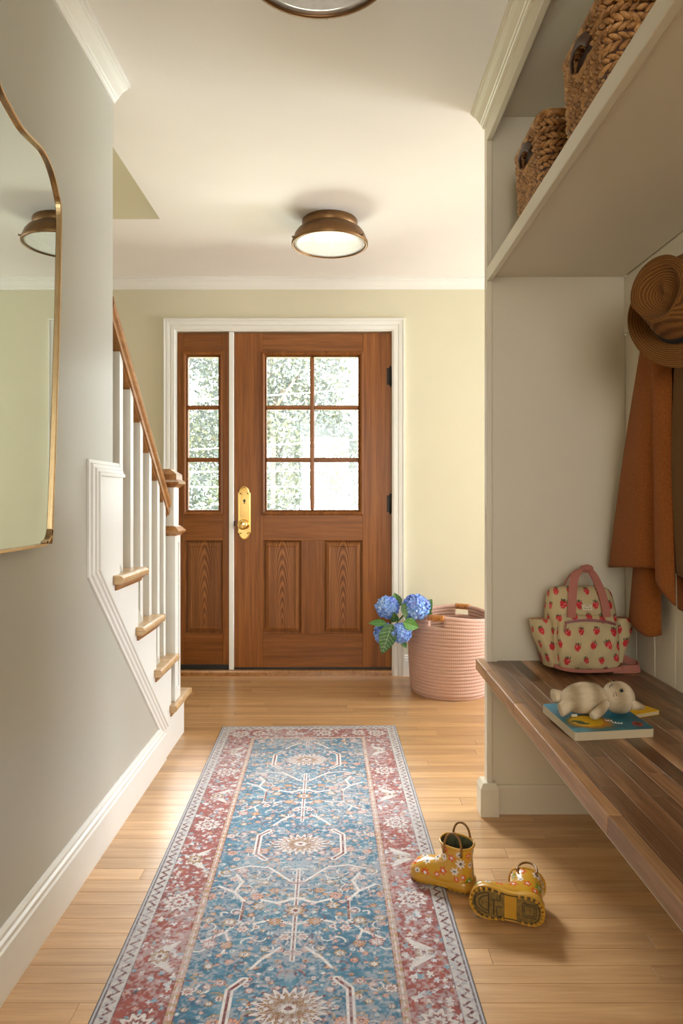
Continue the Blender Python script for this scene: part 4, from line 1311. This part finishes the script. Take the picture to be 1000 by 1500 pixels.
def loft_print(name, ctrl, n, nr, seed, mat, wr=0.0, e=0.55, yoff=0.0):
    rows_ = spline(ctrl, nr)
    V = []; S2 = []; T2 = []
    for r in rows_:
        w, d, z, cy, cx = r
        x, y = superring(w, d, n, e)
        k = np.arange(n)
        wrk = wr * (np.sin(x * 60 + z * 90) + np.sin(x * 95 - z * 60 + 1)) * np.clip(-y / max(d, 1e-4), 0, 1)
        V.append(np.stack([x + cx, y + cy - wrk, np.full(n, z)], -1))
        ds = np.hypot(np.diff(x, append=x[:1]), np.diff(y, append=y[:1])); cum = np.concatenate([[0], np.cumsum(ds)[:-1]])
        tot = ds.sum(); cum = np.where(cum > tot / 2, cum - tot, cum)
        S2.append(cum); T2.append(np.full(n, z))
    V = np.concatenate(V); Cc = strawberries(np.array(S2), np.array(T2), seed)
    F = grid_faces(nr, n, True)
    me = fast_mesh(name, V, F, Cc)
    bm = bmesh.new(); bm.from_mesh(me); bm.verts.ensure_lookup_table()
    for r0 in (0, nr - 1):
        try: bm.faces.new([bm.verts[r0 * n + i] for i in range(n)])
        except ValueError: pass
    bm.to_mesh(me); bm.free()
    return link(name, me, mat, bp)
loft_print('body', [(0.085, 0.045, 0.004, 0, 0), (0.104, 0.060, 0.016, 0, 0), (0.110, 0.064, 0.06, 0, 0), (0.110, 0.064, 0.12, 0, 0), (0.107, 0.060, 0.175, 0, 0), (0.102, 0.055, 0.215, 0.002, 0), (0.094, 0.049, 0.242, 0.004, 0), (0.078, 0.036, 0.256, 0.006, 0), (0.03, 0.014, 0.260, 0.006, 0)], 240, 130, 3, M['canvas'], 0.0012)
loft_print('front_pocket', [(0.070, 0.020, 0.006, -0.052, -0.004), (0.089, 0.028, 0.018, -0.056, -0.004), (0.094, 0.034, 0.06, -0.058, -0.004), (0.093, 0.030, 0.11, -0.056, -0.004), (0.090, 0.023, 0.150, -0.052, -0.004), (0.087, 0.016, 0.168, -0.050, -0.004), (0.080, 0.008, 0.174, -0.048, -0.004)], 220, 90, 8, M['canvas'], 0.0022)
for sgn, sd in ((-1, 21), (1, 22)):
    loft_print('side_pocket', [(0.012, 0.040, 0.012, 0, sgn * 0.104), (0.018, 0.046, 0.05, 0, sgn * 0.110), (0.026, 0.050, 0.10, 0, sgn * 0.122), (0.030, 0.048, 0.145, 0, sgn * 0.130 + 0.002), (0.029, 0.046, 0.158, 0, sgn * 0.132)], 120, 70, sd, M['canvas'], 0.0008, 0.75)
def ribbon(name, path, wdir, w, th, mat, parent, n=40):
    P_ = spline(path, n); wd = Vector(wdir).normalized()
    rows_ = []
    for i in range(n):
        t = Vector(P_[min(i + 1, n - 1)] - P_[max(i - 1, 0)]).normalized()
        a = (wd - t * wd.dot(t)).normalized(); b_ = t.cross(a)
        c = Vector(P_[i])
        rows_.append([tuple(c + a * w * sx + b_ * th * sy) for sx, sy in ((-.5, -.5), (.5, -.5), (.5, .5), (-.5, .5))])
    q = MB(); q.grid(rows_, cu=True, smooth=False, cap0=True, cap1=True)
    return build(q, name, mat, parent, world=False)
ribbon('handle', [(-0.058, -0.072, 0.165), (-0.052, -0.066, 0.205), (-0.042, -0.054, 0.250), (-0.024, -0.034, 0.293), (0.004, -0.018, 0.312), (0.030, -0.014, 0.314)], (1, 0, 0.35), 0.026, 0.0035, M['webbing'], bp)
ribbon('handle', [(0.054, -0.072, 0.165), (0.052, -0.066, 0.205), (0.046, -0.054, 0.250), (0.036, -0.034, 0.292), (0.028, -0.018, 0.311), (0.018, -0.010, 0.316)], (1, 0, -0.2), 0.026, 0.0035, M['webbing'], bp)
ribbon('handle', [(0.028, -0.012, 0.314), (0.046, 0.004, 0.300), (0.062, 0.022, 0.270), (0.066, 0.036, 0.235)], (0.3, 1, 0), 0.022, 0.0035, M['webbing'], bp)
ribbon('handle', [(0.010, -0.012, 0.314), (-0.018, 0.004, 0.300), (-0.034, 0.022, 0.270), (-0.040, 0.036, 0.235)], (0.3, 1, 0), 0.022, 0.0035, M['webbing'], bp)
q = MB(); q.box(0.004, 0.040, -0.030, 0.000, 0.305, 0.324, 0.006); build(q, 'grip_wrap', M['webbing'], bp, world=False)
zp = [(-0.082, -0.079, 0.150), (-0.045, -0.086, 0.156), (0.0, -0.087, 0.157), (0.045, -0.085, 0.152), (0.078, -0.078, 0.143)]
zo = ribbon('zip', zp, (0, 0.15, 1), 0.008, 0.003, M['zip'], bp)
q = MB(); q.tube([(-0.080, -0.086, 0.150), (-0.084, -0.088, 0.138), (-0.086, -0.088, 0.122)], 0.0042, 8, flat=(1, 0.6)); build(q, 'zip_pull', M['webbing'], bp, world=False)
ribbon('piping', [(-0.108, -0.030, 0.020), (-0.092, -0.072, 0.012), (-0.045, -0.083, 0.006), (0.0, -0.084, 0.005), (0.045, -0.083, 0.006), (0.092, -0.072, 0.012), (0.110, -0.030, 0.020)], (0, 0.2, 1), 0.010, 0.006, M['webbing'], bp)
q = MB(); q.box(-0.020, 0.012, -0.0665, -0.060, 0.186, 0.204, 0.001); lb = build(q, 'label_patch', M['patch'], bp, world=False)
q = MB()
q.tube([(-0.011 + 0.013 * u, -0.0670, 0.1985 + 0.0022 * math.sin(PI * u)) for u in np.linspace(0, 1, 8)], 0.0008, 5)
q.tube([(-0.016 + 0.024 * u, -0.0670, 0.1922 + 0.0014 * math.sin(22 * u)) for u in np.linspace(0, 1, 40)], 0.0006, 5)
build(q, 'label_print', M['ink'], lb, world=False)
ribbon('shoulder_strap', [(0.100, 0.050, 0.060), (0.128, 0.040, 0.040), (0.158, 0.012, 0.020), (0.172, -0.015, 0.010), (0.160, -0.042, 0.004), (0.120, -0.055, 0.004), (0.075, -0.050, 0.004)], (0, 0.3, 1), 0.024, 0.005, M['webbing'], bp)
ribbon('shoulder_strap', [(-0.095, 0.055, 0.10), (-0.104, 0.066, 0.07), (-0.100, 0.066, 0.030), (-0.09, 0.055, 0.010)], (1, 0, 0), 0.024, 0.004, M['webbing'], bp)

# ------------------------------------------------------------------ books and knitted cat on the bench
M['page'] = ribbed('cream_page_edges', (0.50, 0.42, 0.28), (0.62, 0.54, 0.38), (0, 0, 420), strength=0.2, dist=0.0008)
M['yellow'] = plain('yellow_book_cover', (0.72, 0.42, 0.012), 0.4, var=0.03)
M['cover'] = vcol('picture_book_cover', 0.3, 40, 0.0, 0.02, coat=0.3)
def rbox(q, w, d, z0, z1, r):
    pts = []
    for (cx, cy, s) in ((w - r, r, -PI / 2), (w - r, d - r, 0), (r, d - r, PI / 2), (r, r, PI)):
        for i in range(6):
            a = s + (PI / 2) * i / 5
            pts.append((cx + r * math.cos(a), cy + r * math.sin(a)))
    q.prism(pts, lambda p, a: (p[0], p[1], a), z0, z1)
yb = thing('yellow_book', 'thin yellow book poking out under the blue picture book', 'book', (0.660, 1.652, 0.5082), (0, 0, math.radians(24)))
q = MB(); rbox(q, 0.150, 0.120, 0.0012, 0.0082, 0.002); build(q, 'pages', M['page'], yb, world=False)
for z0 in (0.0, 0.0082):
    q = MB(); rbox(q, 0.152, 0.122, z0, z0 + 0.0012, 0.002); build(q, 'cover', M['yellow'], yb, world=False)
BWd, BD, BT = 0.192, 0.170, 0.0195
bk = thing('picture_book', 'blue board book with yellow sun cover under the toy cat', 'book', (0.520, 1.523, 0.5084), (math.radians(4.5), 0, math.radians(8)))
q = MB(); rbox(q, BWd, BD, 0.0, BT - 0.0014, 0.006); build(q, 'pages', M['page'], bk, world=False)
nx, ny = 96, 85
X, Y = np.meshgrid(np.linspace(0, BWd, nx), np.linspace(0, BD, ny))
n_ = vnoise(ny, nx, 7, 8, 40); n2_ = vnoise(ny, nx, 16, 18, 41)
mixn = np.clip(0.6 * n_ + 0.4 * n2_, 0, 1)[..., None]
Cc = np.array((0.006, 0.055, 0.085)) * (1 - mixn) + np.array((0.02, 0.25, 0.34)) * mixn
top = np.clip((Y / BD - 0.45) * 1.8, 0, 1)[..., None]
Cc = Cc * (1 - top) + np.array((0.07, 0.36, 0.56)) * top
def blot(cx, cy, rx, ry, col, soft):
    global Cc
    d = np.hypot((X - cx) / rx, (Y - cy) / ry) + 0.16 * (n2_ - 0.5)
    a = np.clip((1 - d) / soft, 0, 1)[..., None]
    Cc = Cc * (1 - a) + np.array(col) * a
blot(0.062, 0.052, 0.066, 0.050, (0.16, 0.16, 0.05), 0.35)
blot(0.064, 0.054, 0.054, 0.040, (0.60, 0.24, 0.02), 0.25)
blot(0.058, 0.057, 0.042, 0.031, (0.80, 0.52, 0.03), 0.15)
blot(0.040, 0.052, 0.012, 0.012, (0.05, 0.12, 0.06), 0.3); blot(0.048, 0.044, 0.013, 0.006, (0.05, 0.12, 0.06), 0.3); blot(0.030, 0.060, 0.012, 0.006, (0.05, 0.14, 0.09), 0.3)
blot(0.020, 0.012, 0.030, 0.014, (0.05, 0.28, 0.40), 0.3)
blot(0.168, 0.030, 0.0135, 0.0135, (0.42, 0.05, 0.035), 0.2); blot(0.168, 0.030, 0.0075, 0.006, (0.02, 0.02, 0.02), 0.2)
V = np.stack([X, Y, np.full_like(X, BT)], -1).reshape(-1, 3)
# keep the cover's round corners
def rc(V, r=0.006):
    V = V.copy()
    for cx, cy, sx, sy in ((r, r, -1, -1), (BWd - r, r, 1, -1), (BWd - r, BD - r, 1, 1), (r, BD - r, -1, 1)):
        m = ((V[:, 0] - cx) * sx > 0) & ((V[:, 1] - cy) * sy > 0)
        d = V[m][:, :2] - (cx, cy); L = np.maximum(np.hypot(d[:, 0], d[:, 1]), 1e-9)
        f = np.minimum(1, r / L); V[m, 0] = cx + d[:, 0] * f; V[m, 1] = cy + d[:, 1] * f
    return V
me = fast_mesh('front_cover', rc(V), grid_faces(ny, nx), Cc.reshape(-1, 3))
cv = link('front_cover', me, M['cover'], bk); cv['label'] = 'teal cover with orange sun'
q = MB(); rbox(q, BWd, BD, BT - 0.0014, BT - 0.0002, 0.006); build(q, 'cover_board', M['page'], bk, world=False)
M['white_ink'] = plain('white_cover_lettering', (0.75, 0.75, 0.72), 0.6)
q = MB()
for (x0_, y0_, n_w, s_) in ((0.103, 0.058, 2.5, 0.0046), (0.113, 0.044, 3.5, 0.0052)):
    pts = [(x0_ + 0.0062 * u / (2 * PI) + 0.0026 * math.cos(u), y0_ + s_ * 0.62 * math.sin(u) - 0.0004 * u, BT + 0.0004) for u in np.linspace(0, n_w * 2 * PI, 60)]
    q.tube(pts, 0.0006, 5)
build(q, 'cover_lettering', M['white_ink'], cv, world=False)

M['knit'] = ribbed('oatmeal_knit', (0.35, 0.265, 0.16), (0.60, 0.50, 0.35), (6, 190, 190), strength=0.6, dist=0.003)
M['stitch'] = plain('black_embroidery', (0.01, 0.01, 0.012), 0.6)
cat = thing('knitted_cat', 'cream knitted toy cat lying on its back on the blue book', 'toy', (0.598, 1.628, 0.5372), (0, 0, math.radians(5)))
def ell_loft(q, ctrl, n=28, nr=28, rows_axis='x'):
    R_ = spline(ctrl, nr); P_ = []
    for x, y, z, ry, rz in R_:
        P_.append([(x, y + ry * math.cos(a), z + rz * math.sin(a)) for a in np.linspace(0, 2 * PI, n, endpoint=False)])
    q.grid(P_, cu=True, cap0=True, cap1=True)
q = MB(); ell_loft(q, [(-0.078, 0, 0.034, 0.004, 0.004), (-0.072, 0, 0.034, 0.018, 0.018), (-0.052, 0, 0.036, 0.031, 0.031), (-0.022, 0, 0.038, 0.036, 0.0365), (0.008, 0, 0.037, 0.033, 0.034), (0.026, 0, 0.036, 0.022, 0.023), (0.034, 0, 0.036, 0.014, 0.014)])
build(q, 'body', M['knit'], cat, world=False)
q = MB(); ell_loft(q, [(0.028, -0.004, 0.037, 0.010, 0.010), (0.032, -0.004, 0.037, 0.022, 0.022), (0.044, -0.004, 0.038, 0.034, 0.034), (0.062, -0.004, 0.038, 0.0385, 0.0375), (0.080, -0.004, 0.038, 0.034, 0.034), (0.094, -0.004, 0.038, 0.020, 0.020), (0.098, -0.004, 0.038, 0.006, 0.006)], 32, 32)
head = build(q, 'head', M['knit'], cat, world=False)
for (x, y, z) in ((0.055, -0.0335, 0.0625), (0.062, 0.018, 0.0700)):
    q = MB(); q.lathe([(0.0, -0.002), (0.0042, -0.001), (0.0042, 0.001), (0.0, 0.0026)], 14); 
    n = (Vector((x, y, z)) - Vector((0.062, -0.004, 0.038))).normalized()
    Mx = Matrix.Translation((x, y, z)) @ n.to_track_quat('Z', 'Y').to_matrix().to_4x4()
    q.v = [tuple(Mx @ Vector(p)) for p in q.v]
    build(q, 'eye', M['stitch'], head, world=False)
q = MB(); q.tube([(0.034, -0.017, 0.0655), (0.037, -0.0135, 0.0690), (0.040, -0.017, 0.0690), (0.041, -0.012, 0.0715), (0.044, -0.016, 0.0718)], 0.0009, 6)
q.tube([(0.038, -0.0290, 0.0560), (0.0375, -0.0330, 0.0480)], 0.0005, 5); q.tube([(0.042, -0.0310, 0.0585), (0.0425, -0.0352, 0.0500)], 0.0005, 5)
build(q, 'nose_and_whiskers', M['stitch'], head, world=False)
for sy in (-1, 1):
    q = MB(); ell_loft(q, [(0.078, sy * 0.024 - 0.004, 0.030, 0.012, 0.013), (0.090, sy * 0.028 - 0.004, 0.027, 0.010, 0.011), (0.104, sy * 0.030 - 0.004, 0.024, 0.006, 0.007), (0.112, sy * 0.031 - 0.004, 0.022, 0.0015, 0.0015)], 16, 14)
    build(q, 'ear', M['knit'], head, world=False)
    q = MB()
    P_ = [(0.020, sy * 0.028, 0.034), (0.004, sy * 0.040, 0.024), (-0.014, sy * 0.050, 0.015), (-0.028, sy * 0.054, 0.0115)]
    q.tube([tuple(p) for p in spline(P_, 18)], lambda u: 0.011 * (0.75 + 0.35 * math.sin(PI * min(1, 0.15 + u * 0.75))) * (1 if u < 0.93 else 0.7), 14, flat=(1, 0.95)); build(q, 'arm', M['knit'], cat, world=False)
    q = MB()
    P_ = [(-0.050, sy * 0.014, 0.034), (-0.068, sy * 0.019, 0.027 + 0.008 * (sy > 0)), (-0.084, sy * 0.021, 0.018 + 0.020 * (sy > 0)), (-0.090, sy * 0.021, 0.016 + 0.022 * (sy > 0))]
    q.tube([tuple(p) for p in spline(P_, 16)], lambda u: 0.0155 * (1 if u < 0.8 else math.sqrt(max(0.08, 1 - ((u - 0.8) / 0.2) ** 2))), 14); build(q, 'leg', M['knit'], cat, world=False)
q = MB(); q.box(-0.066, -0.052, -0.034, -0.031, 0.004, 0.010, 0.0008); build(q, 'care_tag', M['patch'], cat, world=False)

# ------------------------------------------------------------------ hats and clothes on the hook rail
M['straw'] = ribbed('brown_straw_braid', (0.105, 0.042, 0.009), (0.215, 0.092, 0.022), (60, 60, 60), strength=0.55, dist=0.003, rings=True)
M['band'] = plain('black_hat_band', (0.006, 0.006, 0.007), 0.6)
def hat(label, loc, n, roll):
    n = Vector(n).normalized()
    root = thing('straw_hat', label, 'hat', loc)
    root.rotation_mode = 'QUATERNION'
    root.rotation_quaternion = (n.to_track_quat('Z', 'Y') @ Matrix.Rotation(roll, 3, 'Z').to_quaternion())
    NA = 96
    def ring(rx, ry, zf):
        return [(rx * math.cos(a), ry * math.sin(a), zf(a)) for a in np.linspace(0, 2 * PI, NA, endpoint=False)]
    # brim, curled up at the sides
    q = MB(); rows_ = []
    for t in list(np.linspace(0, 1, 16)):
        r = 0.078 + 0.056 * t
        rows_.append(ring(r, r * 1.16, lambda a, t=t: 0.030 * t ** 2.2 * math.cos(a) ** 2 - 0.012 * t * math.sin(a) ** 2))
    rows_.append(ring(0.1335, 0.1555, lambda a: -0.003 + 0.030 * math.cos(a) ** 2 - 0.012 * math.sin(a) ** 2))
    for t in list(np.linspace(1, 0, 10)):
        r = 0.076 + 0.056 * t
        rows_.append(ring(r, r * 1.16, lambda a, t=t: -0.0035 + 0.030 * t ** 2.2 * math.cos(a) ** 2 - 0.012 * t * math.sin(a) ** 2))
    q.grid(rows_, cu=True, cv=True); build(q, 'brim', M['straw'], root, world=False)
    # crown with a teardrop crease and pinched front
    q = MB(); rows_ = []
    H = 0.116
    for t in np.linspace(0, 1, 22):
        k = 1 - 0.13 * t
        z = H * t
        row = []
        for a in np.linspace(0, 2 * PI, NA, endpoint=False):
            x, y = 0.083 * k * math.cos(a), 0.096 * k * math.sin(a)
            pin = 0.020 * max(0, t - 0.25) * math.exp(-((y + 0.055) / 0.022) ** 2) if y < 0 else 0
            x -= math.copysign(min(abs(x), pin), x)
            zz_ = z + 0.010 * t * math.sin(a) * 0.6
            row.append((x, y, zz_))
        rows_.append(row)
    edge = rows_[-1]
    for s in np.linspace(0.96, 0.02, 18):
        row = []
        for (x, y, z) in edge:
            X_, Y_ = x * s, y * s
            rr_ = math.hypot(X_ / 0.050, (Y_ + 0.004) / 0.066)
            dip = 0.040 * max(0, 1 - rr_ ** 2.2) ** 0.8
            crest = 0.010 * math.exp(-(X_ / 0.013) ** 2) * math.exp(-((Y_ - 0.012) / 0.034) ** 2)
            row.append((X_, Y_, z + 0.006 * (1 - s) * s * 4 * (s > 0.85) - dip + crest))
        rows_.append(row)
    q.grid(rows_, cu=True, cap1=True); build(q, 'crown', M['straw'], root, world=False)
    q = MB()
    q.grid([ring(0.0845, 0.0975, lambda a: 0.001), ring(0.0855, 0.0985, lambda a: 0.003), ring(0.0838, 0.0968, lambda a: 0.022), ring(0.0820, 0.0950, lambda a: 0.024)], cu=True)
    build(q, 'band', M['band'], root, world=False)
    return root
hat('brown braided straw hat with black band, pinched crown facing the camera', (0.852, 1.700, 1.528), (-0.80, -0.55, 0.20), math.radians(6))

M['rust'] = plain('rust_wool_felt', (0.245, 0.076, 0.015), 0.95, nscale=240, nbump=0.2, var=0.2, sheen=0.05, spec=0.1)
M['knitbrown'] = ribbed('brown_rib_knit', (0.13, 0.058, 0.012), (0.27, 0.135, 0.035), (0, 230, 0), strength=0.8, dist=0.004)
M['hook'] = plain('dark_hook', (0.03, 0.026, 0.022), 0.4, 0.7)
def sheet(name, top, bottom, nv, mat, parent, bulge=0.02, thick=0.006):
    """cloth hanging between a top edge and a hem, both polylines of (x, y, z); folds come from the polylines"""
    nu = 90
    A = spline(top, nu); B = spline(bottom, nu)
    P_ = []
    for j in range(nv):
        t = j / (nv - 1)
        f = t ** 0.85
        row = A * (1 - f) + B * f
        row[:, 2] = A[:, 2] * (1 - t) + B[:, 2] * t
        row[:, 0] -= bulge * math.sin(PI * t) * (0.4 + 0.6 * np.sin(np.linspace(0, PI, nu)))
        P_.append(row)
    P_ = np.array(P_)
    dU = np.gradient(P_, axis=1); dV = np.gradient(P_, axis=0)
    Nn = np.cross(dU, dV); Nn /= np.linalg.norm(Nn, axis=-1, keepdims=True) + 1e-9
    a_ = P_ + Nn * thick / 2; b_ = P_ - Nn * thick / 2
    q = MB()
    ring_rows = []
    for j in range(nv):
        ring_rows.append(np.concatenate([a_[j], b_[j][::-1]]))
    q.grid(ring_rows, cu=True, cap0=False, cap1=False)
    # close hem and top edge
    n0 = len(q.v) - nv * 2 * nu
    for j in (0, nv - 1):
        for i in range(nu - 1):
            q.f.append((n0 + j * 2 * nu + i, n0 + j * 2 * nu + i + 1, n0 + j * 2 * nu + 2 * nu - 2 - i, n0 + j * 2 * nu + 2 * nu - 1 - i)); q.sm.append(False)
    return build(q, name, mat, parent)
shawl = thing('rust_shawl', 'rust-brown wool shawl hanging from a hook beside the bench', 'shawl', (0.93, 2.0, 0.78))
# main fold: flat panel on the far side, then a deep fold towards the camera
sheet('front_fold', [(0.925, 2.030, 1.560), (0.895, 2.005, 1.565), (0.880, 1.960, 1.570), (0.865, 1.930, 1.575), (0.880, 1.895, 1.575), (0.910, 1.880, 1.570)],
      [(0.905, 2.300 - 0.035, 0.822), (0.872, 2.222, 0.825), (0.860, 2.10, 0.838), (0.868, 1.985, 0.848), (0.900, 1.915, 0.850), (0.905, 1.890, 0.846), (0.862, 1.868, 0.835), (0.850, 1.815, 0.806), (0.862, 1.765, 0.772)], 60, M['rust'], shawl, 0.006)
sheet('back_fold', [(0.930, 2.005, 1.540), (0.915, 1.980, 1.540), (0.905, 1.955, 1.540)],
      [(0.915, 2.150, 0.700), (0.895, 2.120, 0.680), (0.880, 2.040, 0.660), (0.890, 1.985, 0.648), (0.925, 1.975, 0.655)], 50, M['rust'], shawl, 0.0)
sheet('near_fold', [(0.930, 1.905, 1.560), (0.905, 1.885, 1.565), (0.895, 1.860, 1.560)],
      [(0.930, 1.885, 0.760), (0.915, 1.850, 0.750), (0.905, 1.780, 0.745), (0.915, 1.700, 0.700), (0.930, 1.640, 0.680)], 50, M['rust'], shawl, 0.0)
card = thing('ribbed_cardigan', 'dark brown ribbed knit cardigan hanging at the right edge', 'cardigan', (0.92, 1.75, 0.80))
sheet('front', [(0.925, 1.870, 1.440), (0.905, 1.845, 1.445), (0.895, 1.790, 1.445), (0.892, 1.70, 1.445), (0.900, 1.62, 1.44)],
      [(0.925, 1.835, 0.860), (0.885, 1.800, 0.855), (0.865, 1.730, 0.850), (0.862, 1.66, 0.85), (0.875, 1.58, 0.85)], 50, M['knitbrown'], card, 0.012, 0.008)
sheet('back', [(0.936, 1.86, 1.56), (0.934, 1.75, 1.57), (0.936, 1.60, 1.57)], [(0.932, 1.82, 0.80), (0.925, 1.74, 0.80), (0.932, 1.56, 0.80)], 20, M['knitbrown'], card, 0.0, 0.006)
for yk, lb in ((1.95, 'dark metal wall hook behind the shawl'), (1.735, 'dark metal wall hook behind the straw hat')):
    hk = thing('wall_hook', lb, 'hook', (0.9435, yk, 1.66), group='hooks on the rail')
    q = MB(); q.box(0.9395, 0.9435, yk - 0.012, yk + 0.012, 1.62, 1.70, 0.002); build(q, 'plate', M['hook'], hk)
    q = MB(); q.tube([tuple(p) for p in spline([(0.941, yk, 1.645), (0.918, yk, 1.632), (0.900, yk, 1.640), (0.895, yk, 1.660)], 14)], 0.0045, 8); build(q, 'prong', M['hook'], hk)

# ------------------------------------------------------------------ outside: lawn, trees, wires
M['lawn'] = plain('lawn', (0.16, 0.22, 0.07), 0.9, nscale=30, var=0.3)
q = MB(); q.box(-30, 30, 4.6, 45, -0.65, -0.45); g = struct(build(q, 'ground', M['lawn']), 'lawn in front of the house')
q = MB(); q.box(-1.6, 1.4, 4.18, 5.6, -0.45, -0.05, 0.01); struct(build(q, 'porch_step', M['subfloor']), 'front step outside the door')
M['bark'] = plain('tree_bark', (0.20, 0.16, 0.12), 0.9, nscale=25, nbump=0.4, var=0.3)
def foliage_mat(name, stops):
    m, t, b = nt(name)
    t.nodes.remove(b)
    out = t.nodes['Material Output']
    n = noise_tex(t, objco(t), 1.3, 3); n2 = noise_tex(t, objco(t), 11.0, 2)
    mx = N(t, 'ShaderNodeMix', data_type='FLOAT'); mx.inputs[0].default_value = 0.55
    t.links.new(n.outputs[0], mx.inputs[2]); t.links.new(n2.outputs[0], mx.inputs[3])
    c = ramp(t, mx.outputs[0], stops)
    d = N(t, 'ShaderNodeBsdfDiffuse'); tl = N(t, 'ShaderNodeBsdfTranslucent'); ms = N(t, 'ShaderNodeMixShader'); ms.inputs[0].default_value = 0.5
    t.links.new(c, d.inputs[0]); t.links.new(c, tl.inputs[0])
    t.links.new(d.outputs[0], ms.inputs[1]); t.links.new(tl.outputs[0], ms.inputs[2]); t.links.new(ms.outputs[0], out.inputs[0])
    return m
M['fol_a'] = foliage_mat('washed_out_leaves', [(0.35, (0.13, 0.16, 0.165)), (0.5, (0.25, 0.265, 0.25)), (0.58, (0.25, 0.265, 0.15)), (0.68, (0.36, 0.33, 0.31))])  # leaf colour greyed and paled to stand for overexposure
M['fol_b'] = foliage_mat('sunlit_tone_leaves', [(0.35, (0.20, 0.235, 0.19)), (0.5, (0.33, 0.355, 0.30)), (0.66, (0.42, 0.43, 0.385))])  # sunlight put into the colour: lighter tones than the other trees
def tree(label, x, y, h, blobs, n, mat, leaf, seed):
    root = thing('yard_tree', label, 'tree', (x, y, -0.45), group='trees in the front yard')
    r = np.random.default_rng(seed)
    W = np.array([b_[3] ** 2 for b_ in blobs]); W = W / W.sum()
    k = r.choice(len(blobs), n, p=W)
    B = np.array(blobs)[k]
    d = r.normal(size=(n, 3)); d /= np.linalg.norm(d, axis=1, keepdims=True)
    rad = B[:, 3] * (0.55 + 0.5 * r.random(n) ** 0.6)
    c = B[:, :3] + d * rad[:, None] * np.array((1, 0.8, 0.85))
    a = r.normal(size=(n, 3)); a /= np.linalg.norm(a, axis=1, keepdims=True)
    b_ = np.cross(a, r.normal(size=(n, 3))); b_ /= np.linalg.norm(b_, axis=1, keepdims=True)
    s = leaf * (0.6 + 0.8 * r.random((n, 1)))
    V = np.stack([c - a * s, c + b_ * s * 0.45, c + a * s, c - b_ * s * 0.45], 1).reshape(-1, 3)
    me = fast_mesh('foliage', V, np.arange(n * 4).reshape(n, 4), None, False)
    o = link('foliage', me, mat, root); o['kind'] = 'stuff'
    q = MB(); q.tube([(0, 0, 0), (0.05, 0, h * 0.4), (-0.05, 0.05, h * 0.8)], lambda u: 0.14 * (1 - 0.6 * u), 10)
    tk = build(q, 'trunk', M['bark'], root, world=False)
    for j in range(5):
        an = j * 1.26 + seed
        q = MB(); q.tube([(0.0, 0, h * (0.35 + 0.08 * j)), (0.5 * math.cos(an), 0.4 * math.sin(an), h * (0.5 + 0.08 * j)), (1.0 * math.cos(an), 0.8 * math.sin(an), h * (0.6 + 0.08 * j))], lambda u: 0.05 * (1 - 0.7 * u), 8)
        build(q, 'branch', M['bark'], root, world=False)
    return root
tree('pale full tree seen through the left door panes', -1.5, 12.0, 4.6, [(0, 0, 2.2, 1.3), (-0.9, 0.2, 3.2, 1.3), (0.7, -0.2, 3.3, 1.2), (-0.2, 0.3, 4.4, 1.4), (-1.0, -0.4, 1.2, 1.0), (0.6, -0.3, 1.3, 0.9)], 17000, M['fol_a'], 0.045, 3)
tree('sunlit green tree seen through the right door panes', 0.9, 10.5, 3.8, [(0, 0, 1.6, 0.8), (-0.55, -0.2, 1.0, 0.7), (0.5, 0.2, 2.2, 1.0), (-0.2, 0, 2.9, 0.7), (0.3, 0, 3.6, 0.9)], 8000, M['fol_b'], 0.05, 4)
tree('yellowish tree seen through the sidelight panes', -4.2, 11.0, 4.4, [(0, 0, 1.5, 1.0), (-0.7, 0.2, 2.3, 1.1), (0.5, -0.2, 2.7, 1.0), (-0.2, 0.3, 3.6, 1.2), (0.5, -0.3, 1.0, 0.8)], 12000, M['fol_a'], 0.045, 6)
tree('distant pale tree standing behind the others', -1.8, 18.0, 6.5, [(0, 0, 3.0, 2.2), (-2.4, 0, 2.4, 1.9), (2.4, 0, 2.6, 1.9), (0, 0.4, 5.2, 2.0)], 15000, M['fol_a'], 0.08, 7)
M['wire'] = plain('white_wire', (0.85, 0.87, 0.88), 0.5)
for (za, zb, lb) in ((2.25, 2.33, 'topmost overhead wire outside the door'), (1.665, 1.738, 'second overhead wire, crossing the middle panes'), (1.362, 1.386, 'third overhead wire, near the top of the lowest panes'), (1.18, 1.195, 'lowest overhead wire outside the door')):
    q = MB(); sl = (zb - za) / 1.05
    q.tube([(x, 8.0, za + sl * (x + 0.87) + 0.006 * x * x) for x in np.linspace(-6, 6, 25)], 0.006, 6)
    tag(build(q, 'overhead_wire', M['wire']), lb, 'wire', 'overhead wires across the front yard')
